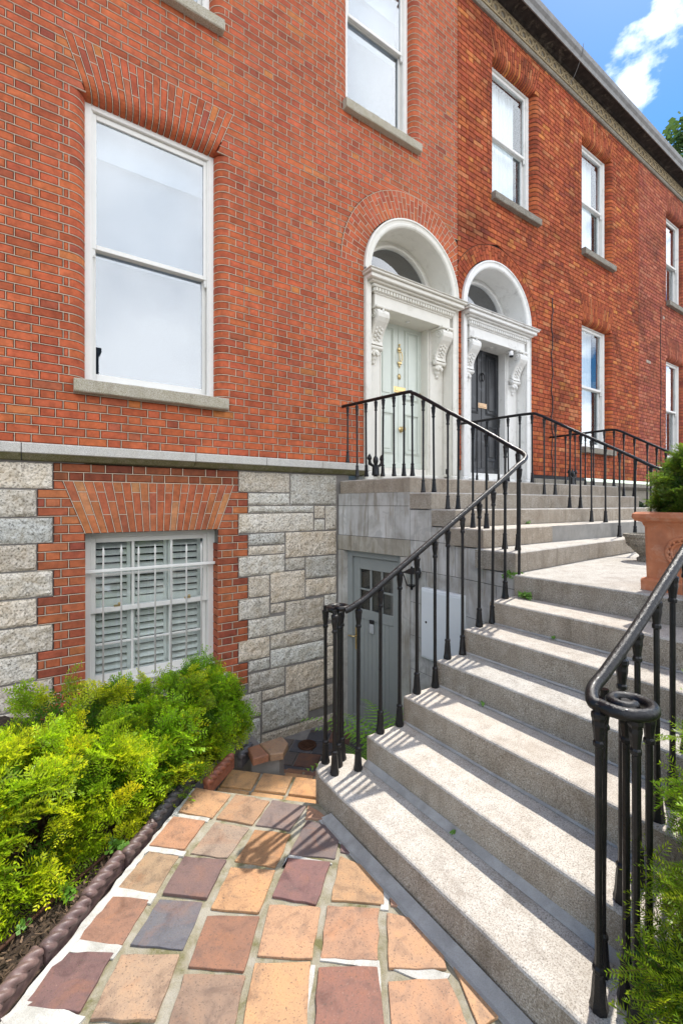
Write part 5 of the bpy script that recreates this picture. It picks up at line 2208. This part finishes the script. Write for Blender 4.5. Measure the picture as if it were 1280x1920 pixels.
k.build('rusty_pipe', M['rust'], None, 'thin rusty pipe lying on the dark soil beside the yew hedge', 'pipe')

# rope-twist edging tiles


def rope_tile(x0, y0, z, x1, y1, z1, col, parent, rad=.028):
    a, b = Vector((x0, y0, z)), Vector((x1, y1, z1))
    t = (b - a)
    L = t.length
    t.normalize()
    n = Vector((-t.y, t.x, 0)).normalized()
    up = t.cross(n) * -1
    up = up if up.z > 0 else -up
    k = MB()
    ns, nr = int(L / .006), 16
    P, F = [], []
    for i in range(ns + 1):
        s = L * i / ns
        for j in range(nr):
            th = 2 * math.pi * j / nr
            r = rad * (.56 + .50 * abs(math.cos(1.5 * th - s * 64)) ** .75)
            if i in (0, ns):
                r *= .80
            P.append(a + t * s + n * (r * math.cos(th)) + up * (r * math.sin(th)))
    for i in range(ns):
        for j in range(nr):
            F.append((i * nr + j, i * nr + (j + 1) % nr, (i + 1) * nr + (j + 1) % nr, (i + 1) * nr + j))
    F.append(tuple(reversed(range(nr))))
    F.append(tuple(range(ns * nr, ns * nr + nr)))
    k.add(P, F, col, True)
    w = .018
    q = [a + n * w - up * .012, a - n * w - up * .012, b - n * w - up * .012, b + n * w - up * .012]
    q2 = [p - up * .06 for p in q]
    k.add(q + q2, [(0, 1, 2, 3), (0, 4, 5, 1), (1, 5, 6, 2), (2, 6, 7, 3), (3, 7, 4, 0)], col)
    return k.build('edging_tile', M['rope'], parent)


ED = thing('rope_edging', 'row of glazed brown rope-twist edging tiles between the tiled path and the hedge bed', 'edging', (*ab(1.4, -1.39), 0))
aa = -.6
while aa < 2.42:
    L = random.choice([.228, .235, .222])
    o = random.uniform(-.006, .006)
    c = random.choice([(.13, .082, .076), (.16, .10, .088), (.14, .115, .11), (.11, .07, .064)])
    if aa > 2.0:
        c = (.075, .07, .075)
    zz = .042 + random.uniform(-.004, .006)
    p, q = ab(aa, -1.392 + o), ab(min(aa + L - .006, 2.50), -1.392 + o + random.uniform(-.006, .006))
    rope_tile(p[0], p[1], zz, q[0], q[1], zz + random.uniform(-.004, .006), c, ED)
    aa += L
rope_tile(.845, 2.655, .035, 1.075, 2.845, .035, (.26, .095, .055), ED, .028)
rope_tile(1.15, 2.90, -.02, 1.27, 3.0, -.02, (.085, .08, .085), ED, .028)
rope_tile(1.335, 2.99, -.13, 1.47, 3.09, -.13, (.20, .085, .045), ED, .028)

# soil at the foot of the right-hand shrub
k = MB()
k.prism([(1.30, -1.0), (1.32, .36), (1.45, .40), (1.66, .40), (1.70, .48), (3.2, .49), (3.2, -1.0)], -.1, .06)
k.build('soil', M['soil'], kind='structure')

# ------------------------------------------------------------------ plants


def quads_mesh(name, V, C, mat, parent=None, **kw):
    """V (n,4,3) quads with a colour each"""
    n = len(V)
    me = bpy.data.meshes.new(name)
    cen = V.reshape(-1, 3).mean(0)
    cen[2] = V[..., 2].min()
    if parent is None:
        V = V - cen
    me.vertices.add(n * 4)
    me.vertices.foreach_set('co', V.reshape(-1).astype(np.float32))
    me.loops.add(n * 4)
    me.loops.foreach_set('vertex_index', np.arange(n * 4, dtype=np.int32))
    me.polygons.add(n)
    me.polygons.foreach_set('loop_start', np.arange(0, n * 4, 4, dtype=np.int32))
    at = me.attributes.new('col', 'FLOAT_COLOR', 'FACE')
    a = np.ones((n, 4), dtype=np.float32)
    a[:, :3] = C
    at.data.foreach_set('color', a.ravel())
    me.materials.append(mat)
    me.update(calc_edges=True)
    o = link(name, me, (0, 0, 0) if parent is not None else tuple(cen), parent, kw.get('label'), kw.get('cat'), kw.get('group'), kw.get('kind'))
    return o


def shoot(L, n, nl, nw, rng, droop=.25, start=.08):
    """needles in two ranks along a stem that runs +x in the xy plane; returns quads and tip-ness"""
    Q, T = [], []
    for i in range(n):
        t = start + (1 - start) * i / (n - 1)
        x, z = L * t, -droop * L * t * t
        l = nl * (1 - .45 * max(0, t - .6) / .4) * rng.uniform(.85, 1.15) * (.75 + .25 * min(1, t * 4))
        for s in (-1, 1):
            a = math.radians(rng.uniform(48, 66)) * (1 - .35 * t)
            up = rng.uniform(.05, .35)
            d = np.array([math.cos(a), s * math.sin(a), up])
            d /= np.linalg.norm(d)
            w = np.array([-d[1], d[0], 0]) * nw / 2
            w[2] += rng.uniform(-.3, .3) * nw
            p = np.array([x, 0, z])
            Q.append([p, p + d * l * .45 + w, p + d * l, p + d * l * .45 - w])
            T.append(t)
    Q.append([[0, -.0012, 0], [L, -.0006, -droop * L], [L, .0006, -droop * L], [0, .0012, 0]])
    T.append(-1)
    return np.array(Q), np.array(T)


def rotz(a):
    c, s = math.cos(a), math.sin(a)
    return np.array([[c, -s, 0], [s, c, 0], [0, 0, 1]])


def spray(rng, L=.20, nl=.021, nw=.0034, side=4, dens=100):
    Qs, Ts = [], []
    q, t = shoot(L, int(L * dens), nl, nw, rng)
    Qs.append(q); Ts.append(t)
    for i in range(side):
        f = .15 + .6 * i / max(1, side - 1)
        for s in (-1, 1):
            l2 = L * (.62 - .38 * f) * rng.uniform(.75, 1.2)
            q, t = shoot(l2, max(5, int(l2 * dens)), nl * .92, nw, rng, .2)
            q = q @ rotz(s * math.radians(rng.uniform(38, 58))).T
            tilt = rng.uniform(-.25, .3)
            q[..., 2] += tilt * np.abs(q[..., 1])
            q = q + np.array([L * f, 0, -.25 * L * f * f])
            Qs.append(q); Ts.append(t)
    return np.concatenate(Qs), np.concatenate(Ts)


def frame_from(d, roll, rng):
    d = d / np.linalg.norm(d)
    up = np.array([0, 0, 1.0])
    y = np.cross(up, d)
    y = y / (np.linalg.norm(y) + 1e-9)
    z = np.cross(d, y)
    c, s = math.cos(roll), math.sin(roll)
    return np.stack([d, y * c + z * s, -y * s + z * c], axis=1)


def yew_shrub(label, group, lumps, n, rng, old, new, yellow, size=.2, nl=.021, nw=.0034, trunk=None, name='yew_shrub', dens=100, upness=.55, floor=.02, clump=5, yshift=.05):
    """lumps: (x, y, z, rx, ry, rz, weight) ellipsoids whose skins carry the sprays"""
    temps = [spray(rng, size * s, nl, nw, 3, dens) for s in (.8, .95, 1.0, 1.1, 1.25, .9)]
    Vs, Cs = [], []
    wts = np.array([l[6] for l in lumps], dtype=float)
    wts /= wts.sum()
    made = 0
    while made < n:
        l = lumps[rng.choice(len(lumps), p=wts)]
        d = rng.normal(0, 1, 3)
        d /= np.linalg.norm(d)
        if d[2] < -.55:
            continue
        deep = rng.uniform() < .3
        rad = rng.uniform(.5, .8) if deep else rng.uniform(.90, 1.06)
        p = np.array(l[:3]) + d * np.array(l[3:6]) * rad
        if p[2] < floor:
            continue
        if any(m is not l and (((p - np.array(m[:3])) / np.array(m[3:6])) ** 2).sum() < .5 for m in lumps):
            continue
        vig = 0.0 if deep else rng.uniform(.25, 1.0)
        yel = max(0, rng.normal(yshift, .42)) * vig
        nrm = d / np.array(l[3:6])
        nrm /= np.linalg.norm(nrm)
        for _ in range(clump):
            made += 1
            dr = nrm * np.array([1, 1, .6]) + np.array([0, 0, upness]) + rng.normal(0, .6, 3)
            dr /= np.linalg.norm(dr)
            Rm = frame_from(dr, rng.normal(0, .9), rng)
            q, t = temps[rng.integers(len(temps))]
            sc = rng.uniform(.7, 1.2)
            base = p - dr * size * .45 * sc + rng.normal(0, size * .10, 3)
            V = (q * sc) @ Rm.T + base
            m = np.clip(vig * (.45 + .65 * np.clip(t, 0, 1)) + rng.normal(0, .07), 0, 1)
            c = np.array(old)[None] * (1 - m[:, None]) + np.array(new)[None] * m[:, None]
            yy = np.clip(yel * (.25 + np.clip(t, 0, 1)), 0, .9)[:, None]
            c = c * (1 - yy) + np.array(yellow)[None] * yy
            c = c * rng.uniform(.82, 1.18, (len(t), 1))
            c[t < 0] = (.16, .14, .04)
            Vs.append(V); Cs.append(c)
    V, C = np.concatenate(Vs), np.concatenate(Cs)
    lo, hi = V.reshape(-1, 3).min(0), V.reshape(-1, 3).max(0)
    t = thing(name, label, 'shrub', ((lo[0] + hi[0]) / 2, (lo[1] + hi[1]) / 2, trunk[0][2] if trunk else 0), group)
    quads_mesh('foliage', V, C, M['leaf'], t, kind='stuff')
    if trunk:
        k = MB()
        b0 = Vector(trunk[0])
        for l in lumps:
            for _ in range(5):
                e = Vector(l[:3]) + Vector((rng.normal(0, l[3] * .45), rng.normal(0, l[4] * .45), rng.uniform(-.1, .8) * l[5]))
                mid = b0.lerp(e, .45) + Vector((rng.normal(0, .04), rng.normal(0, .04), -.02))
                k.tube([b0 + Vector((rng.normal(0, .02), rng.normal(0, .02), 0)), mid, e], [.013, .008, .003], 6)
        k.build('stems', M['bark'], t)
    return t


OLD, NEW, YEL = (.08, .19, .014), (.54, .76, .02), (1.0, .86, .025)
GH = 'clipped yews of the low hedge'
rng = np.random.default_rng(5)
HK = dict(size=.145, nl=.027, nw=.0072, dens=72, upness=.5, clump=4)
yew_shrub('bushy lime green yew at the left end of the low hedge, beside the soil', GH,
          [(-.44, 2.22, .04, .30, .22, .34, .7), (-.42, 2.48, .20, .36, .32, .44, 1.0), (-.08, 2.56, .20, .32, .32, .40, 1.3), (.22, 2.70, .21, .31, .30, .36, 1.1), (-.22, 2.46, .12, .34, .26, .34, .8), (.10, 2.96, .26, .5, .36, .36, .7)], 1650, rng, OLD, NEW, YEL, trunk=[(.02, 2.75, .0)], yshift=.25, **HK)
yew_shrub('bushy lime green yew in the middle of the low hedge, below the barred window', GH,
          [(.53, 2.88, .16, .30, .29, .29, 1), (.82, 3.06, .18, .25, .26, .31, 1), (.55, 3.20, .2, .36, .28, .28, .7)], 1000, rng, OLD, (.40, .68, .02), YEL, trunk=[(.72, 3.04, .0)], **HK)
yew_shrub('smaller green yew at the right end of the low hedge, next to the coping stones', GH,
          [(1.05, 3.16, .15, .20, .22, .28, 1), (.98, 3.34, .19, .26, .24, .29, .8)], 580, rng, OLD, (.34, .64, .02), YEL, trunk=[(1.05, 3.24, .0)], **HK)
yew_shrub('bright green yew with drooping sprays at the right edge, behind the nearest railing', None,
          [(1.68, .24, .52, .32, .28, .44, 1), (1.56, .36, .42, .22, .19, .34, 1), (1.85, .34, .78, .34, .22, .30, .9)], 640, rng, (.05, .12, .012), (.30, .50, .02), (.55, .60, .02), size=.19, nl=.022, nw=.0038, trunk=[(1.75, .1, .06)], dens=125, upness=.1, floor=.1, clump=4)

# terracotta planter with a clipped bush
PT = thing('planter', 'large square terracotta planter with a round relief on its side, on the stair landing', 'planter', (3.41, 1.06, RZ * 7))
pz = RZ * 7
px0, px1, py0, py1 = 3.205, 3.635, .84, 1.275


def square_ring(mb, secs, cx, cy, rnd=.16, n=6):
    """square sections (half width, z) lofted with rounded corners"""
    P, F = [], []
    m = 4 * n
    for h, z in secs:
        r = h * rnd
        for q in range(4):
            for j in range(n):
                a = R(90) * q + R(90) * j / (n - 1)
                ox, oy = ((1, 1), (-1, 1), (-1, -1), (1, -1))[q]
                P.append((cx + ox * (h - r) + r * math.cos(a), cy + oy * (h - r) + r * math.sin(a), z))
    for i in range(len(secs) - 1):
        for j in range(m):
            F.append((i * m + j, i * m + (j + 1) % m, (i + 1) * m + (j + 1) % m, (i + 1) * m + j))
    F.append(tuple(reversed(range(m))))
    mb.add(P, F, (1, 1, 1), False)


k = MB()
pcx, pcy = (px0 + px1) / 2, (py0 + py1) / 2
hw = .217
square_ring(k, [(hw + .012, pz), (hw + .014, pz + .06), (hw + .008, pz + .072), (hw - .002, pz + .075), (hw - .012, pz + .08), (hw - .004, pz + .40), (hw + .004, pz + .415), (hw + .008, pz + .43), (hw + .04, pz + .44), (hw + .052, pz + .46), (hw + .050, pz + .482), (hw + .035, pz + .494), (hw - .01, pz + .494), (hw - .02, pz + .45)], pcx, pcy, .12)
k.build('planter_body', M['terracotta'], PT)
k = MB()
mc_ = (px0 + .002, pcy, pz + .25)
for rad, rr in ((.085, .012), (.060, .009), (.025, .012)):
    k.tube([(mc_[0], mc_[1] + rad * math.cos(2 * math.pi * j / 24), mc_[2] + rad * math.sin(2 * math.pi * j / 24)) for j in range(25)], rr, 6, caps=False)
for j in range(14):
    a = 2 * math.pi * j / 14
    k.lathe([(.002, -.012), (.012, 0), (.002, .012)], (mc_[0] - .004, mc_[1] + .074 * math.cos(a), mc_[2] + .074 * math.sin(a)), 6)
k.build('relief', M['terracotta'], PT)
k = MB()
k.box(pcx - .19, pcx + .19, pcy - .19, pcy + .19, pz + .40, pz + .45)
k.build('compost', M['soil'], PT)
rng2 = np.random.default_rng(9)
yew_shrub('dense clipped green bush growing in the terracotta planter', None, [(pcx + .02, pcy, pz + .62, .20, .20, .20, 1.4), (pcx + .02, pcy, pz + .54, .21, .21, .16, .8), (pcx + .05, pcy, pz + .76, .14, .15, .13, .8)], 1000, rng2, (.03, .085, .012), (.17, .30, .025), (.24, .32, .02), size=.10, nl=.013, nw=.004, trunk=[(pcx, pcy, pz + .44)], name='potted_bush', dens=170, floor=pz + .45)

# stone bowl planter
k = MB()
bxc, byc = 4.80, 1.86
k.lathe([(.09, 0), (.095, .03), (.07, .045), (.075, .06), (.12, .10), (.165, .155), (.185, .20), (.19, .225), (.205, .232), (.205, .26), (.18, .262), (.165, .22)], (bxc, byc, pz), 20, smooth=False)
bo = k.build('stone_bowl', M['old_stone'], None, 'small carved stone bowl planter on the landing beside the terracotta planter', 'planter')
for j in range(6):
    k = MB()
    a = 2 * math.pi * j / 6
    c0 = Vector((bxc + .162 * math.cos(a), byc + .162 * math.sin(a), pz + .155))
    tdir = Vector((-math.sin(a), math.cos(a), 0))
    out = Vector((math.cos(a), math.sin(a), .9)).normalized()
    up_ = Vector((math.cos(a) * .5, math.sin(a) * .5, .8)).normalized()
    for s in (-1, 1):
        k.tube([c0 + tdir * s * (.032 + .026 * math.cos(.5 * i) * (1 - i / 16)) + up_ * (.026 * math.sin(.5 * i) * (1 - i / 16)) for i in range(14)], .006, 5)
    k.build('scroll_relief', M['old_stone'], bo)

# ferns in the court, small weeds on the steps


def fern(label, x, y, z, n, L, rng):
    V, C = [], []
    for i in range(n):
        az = 2 * math.pi * (i + rng.uniform(-.3, .3)) / n
        el = rng.uniform(1.0, 1.38)
        l = L * rng.uniform(.75, 1.1)
        pts = []
        p = np.array([x, y, z]); e = el
        for j in range(24):
            pts.append(p.copy())
            p = p + np.array([math.cos(az) * math.cos(e), math.sin(az) * math.cos(e), math.sin(e)]) * l / 23
            e -= .065 * rng.uniform(.8, 1.2)
        side = np.array([-math.sin(az), math.cos(az), 0])
        for j in range(3, 24):
            t = j / 23
            pl = l * .19 * math.sin(min(1, (t + .03) * 1.25) * math.pi * .86 + .2) * (1 - .15 * t) + .006
            fw = pts[j] - pts[j - 1]
            fw = fw / np.linalg.norm(fw)
            for s in (-1, 1):
                d = side * s + fw * .45 + np.array([0, 0, -.15])
                d /= np.linalg.norm(d)
                q0 = pts[j]
                m = 7
                for h in range(m):
                    u = (h + .5) / m
                    w = l * .0105 * (1 - u) + .002
                    c0 = q0 + d * pl * h / m
                    c1 = q0 + d * pl * (h + .9) / m
                    V.append([c0 - fw * w, c1 - fw * w * .7, c1 + fw * w * .7, c0 + fw * w])
                    g = rng.uniform(.8, 1.2)
                    C.append((.26 * g, .52 * g, .05 * g))
            V.append([pts[j - 1] - side * .002, pts[j] - side * .0015, pts[j] + side * .0015, pts[j - 1] + side * .002])
            C.append((.16, .16, .04))
    V, C = np.array(V), np.array(C)
    t = thing('fern', label, 'fern', (x, y, z), 'ferns by the basement door')
    quads_mesh('fronds', V, C, M['leaf2'], t, kind='stuff')


rng3 = np.random.default_rng(3)
fern('taller green fern beside the grey basement door, behind the railing', 2.80, 3.15, -.9, 15, 1.22, rng3)
fern('smaller low green fern on the court floor in front of the basement door', 2.55, 3.25, -.9, 11, .55, rng3)
fern('small fern under the meter cabinet at the foot of the side wall', 3.0, 2.75, -.62, 8, .48, rng3)


def weed(label, x, y, z, n, rad, leaf, rng, grp='weeds growing on the stairs'):
    V, C = [], []
    for i in range(n):
        a, r = rng.uniform(0, 6.28), rad * rng.uniform(.1, 1)
        c = np.array([x + r * math.cos(a), y + r * math.sin(a), z + rng.uniform(.3, 1.0) * rad * .9])
        nn = rng.normal(0, .45, 3) + np.array([-.4, -.3, .8])
        nn /= np.linalg.norm(nn)
        u = np.cross(nn, [1, 0, .2]); u /= np.linalg.norm(u)
        w = np.cross(nn, u)
        g = rng.uniform(.75, 1.25)
        for q in range(3):
            b = 2.1 * q + a
            d1 = u * math.cos(b) + w * math.sin(b)
            d2 = -u * math.sin(b) + w * math.cos(b)
            V.append([c, c + d1 * leaf * .6 + d2 * leaf * .45, c + d1 * leaf, c + d1 * leaf * .6 - d2 * leaf * .45])
            C.append((.12 * g, .26 * g, .03 * g))
        st = np.array([x + r * .2 * math.cos(a), y + r * .2 * math.sin(a), z])
        V.append([st, c, c + np.array([.001, .001, 0]), st + np.array([.0015, .0015, 0])])
        C.append((.10, .16, .03))
    t = thing('weed', label, 'weed', (x, y, z), grp)
    quads_mesh('leaves', np.array(V), np.array(C), M['leaf2'], t, kind='stuff')


weed('clover-like weed hanging at the wall corner just below the landing', 3.13, 2.16, 1.10, 46, .085, .02, rng3)
weed('clover-like weed on the sixth tread against the landing riser', 3.02, 1.98, RZ * 6, 40, .055, .018, rng3)
weed('tiny green sprig on the fifth tread near the middle', 2.745, 1.60, RZ * 5 + .01, 7, .016, .012, rng3)
weed('tiny green sprig on the third tread near the left end', 2.19, 1.72, RZ * 3 + .01, 7, .016, .012, rng3)
weed('tiny green sprig at the foot of the second riser', 1.60, 1.42, RZ + .01, 6, .012, .010, rng3)
weed('tiny green sprig at the back of a tread of the upper flight', 4.32, 2.80, RZ * 9, 8, .03, .02, rng3)
weed('small seedling with two round leaves in the soil by the rusty pipe', *ab(1.66, -1.50), .02, 6, .04, .026, rng3)
weed('small seedling in the soil beside the rope edging', *ab(1.50, -1.56), .02, 4, .03, .022, rng3)
weed('leafy weed in the bed beyond the rusty pipe', *ab(1.93, -1.46), .02, 14, .05, .024, rng3)
weed('leafy weed between the rope edging and the hedge, far end', *ab(2.36, -1.44), .02, 18, .06, .022, rng3)

# shrubs in the neighbour's front area, and the street tree
yew_shrub('dark green shrub in the sunken area below the far railing', None, [(8.6, 3.2, 1.15, .5, .5, .75, 1)], 160, rng2, (.02, .05, .015), (.06, .12, .03), (.08, .14, .03), size=.22, nl=.05, nw=.02, trunk=[(8.6, 3.2, -.03)], name='dark_shrub', dens=45, floor=0)


def leafy_tree(label, x, y, h, blobs, n, rng, leaf=.11):
    t = thing('street_tree', label, 'tree', (x, y, -.03), None)
    k = MB()
    top = Vector((x + .1, y + .05, h * .55))
    k.tube([(x, y, -.05), (x + .03, y, h * .25), top], [.22, .17, .12], 10)
    for b in blobs:
        e = Vector(b[:3])
        k.tube([top - Vector((0, 0, .6)), top.lerp(e, .5) + Vector((rng.normal(0, .15), rng.normal(0, .15), .2)), e], [.09, .05, .02], 7)
        for _ in range(6):
            f = e + Vector((rng.normal(0, b[3] * .6), rng.normal(0, b[3] * .6), rng.normal(0, b[3] * .6)))
            k.tube([top.lerp(e, .7), e.lerp(f, .4), f], [.03, .018, .006], 5)
    k.build('trunk', M['bark'], t)
    V, C = [], []
    for i in range(n):
        b = blobs[rng.integers(len(blobs))]
        d = rng.normal(0, 1, 3); d /= np.linalg.norm(d)
        c = np.array(b[:3]) + d * b[3] * rng.uniform(.25, 1.4)
        q = rng.normal(0, 1, 3); q /= np.linalg.norm(q)
        u = np.cross(q, [0, 0, 1.]); u /= np.linalg.norm(u) + 1e-9
        w = np.cross(q, u)
        L = leaf * rng.uniform(.7, 1.3)
        V.append([c, c + u * L * .5 + w * L * .34, c + u * L, c + u * L * .5 - w * L * .34])
        g = rng.uniform(.7, 1.3)
        C.append((.085 * g, .15 * g, .03 * g))
    quads_mesh('crown', np.array(V), np.array(C), M['leaf2'], t, kind='stuff')


leafy_tree('leafy tree whose crown shows at the upper right edge against the sky', 24.2, 6.6, 22.0,
           [(21.6, 7.0, 16.5, .62), (21.75, 7.0, 15.4, .7), (22.7, 7.0, 17.2, .95), (22.5, 7.0, 14.4, .9), (23.4, 6.8, 15.8, 1.2), (24.2, 6.5, 17.0, 1.4), (24.4, 6.6, 14.8, 1.4), (23.2, 6.9, 13.4, 1.0)], 2300, rng3, .27)

# the house across the street, seen only as a reflection in the windows
OH = thing('opposite_house', 'pale terraced house across the street whose chimney is mirrored in the large window', 'house', (4, -21, 0))
k = MB()
k.box(-14, 16, -29, -21, -.1, 7.4)
k.build('wall', M['cream'], OH)
k = MB()
k.extrude_x([(-20.6, 7.38), (-25, 9.3), (-29.4, 7.38)], -14.2, 16.2)
k.build('roof', M['slate'], OH)
for cx_ in (2.75, -8.0, 12.5):
    k = MB()
    k.box(cx_ - .60, cx_ + .60, -23.2, -22.4, 7.8, 11.2, bev=.03)
    k.box(cx_ - .74, cx_ + .74, -23.34, -22.26, 11.2, 11.5, bev=.03)
    ch = k.build('chimney', M['soot'], OH)
    for q in (-.3, .3):
        k = MB()
        k.lathe([(.15, 11.5), (.13, 11.95), (.16, 11.97), (.16, 12.05)], (cx_ + q, -22.8, 0), 10)
        k.build('chimney_pot', M['terracotta'], ch)
for i in range(9):
    for z in (1.2, 4.4):
        k = MB()
        k.box(-12.6 + 3.1 * i, -11.5 + 3.1 * i, -21.05, -20.98, z, z + 2.0)
        k.build('window', M['plastic_black'], OH)
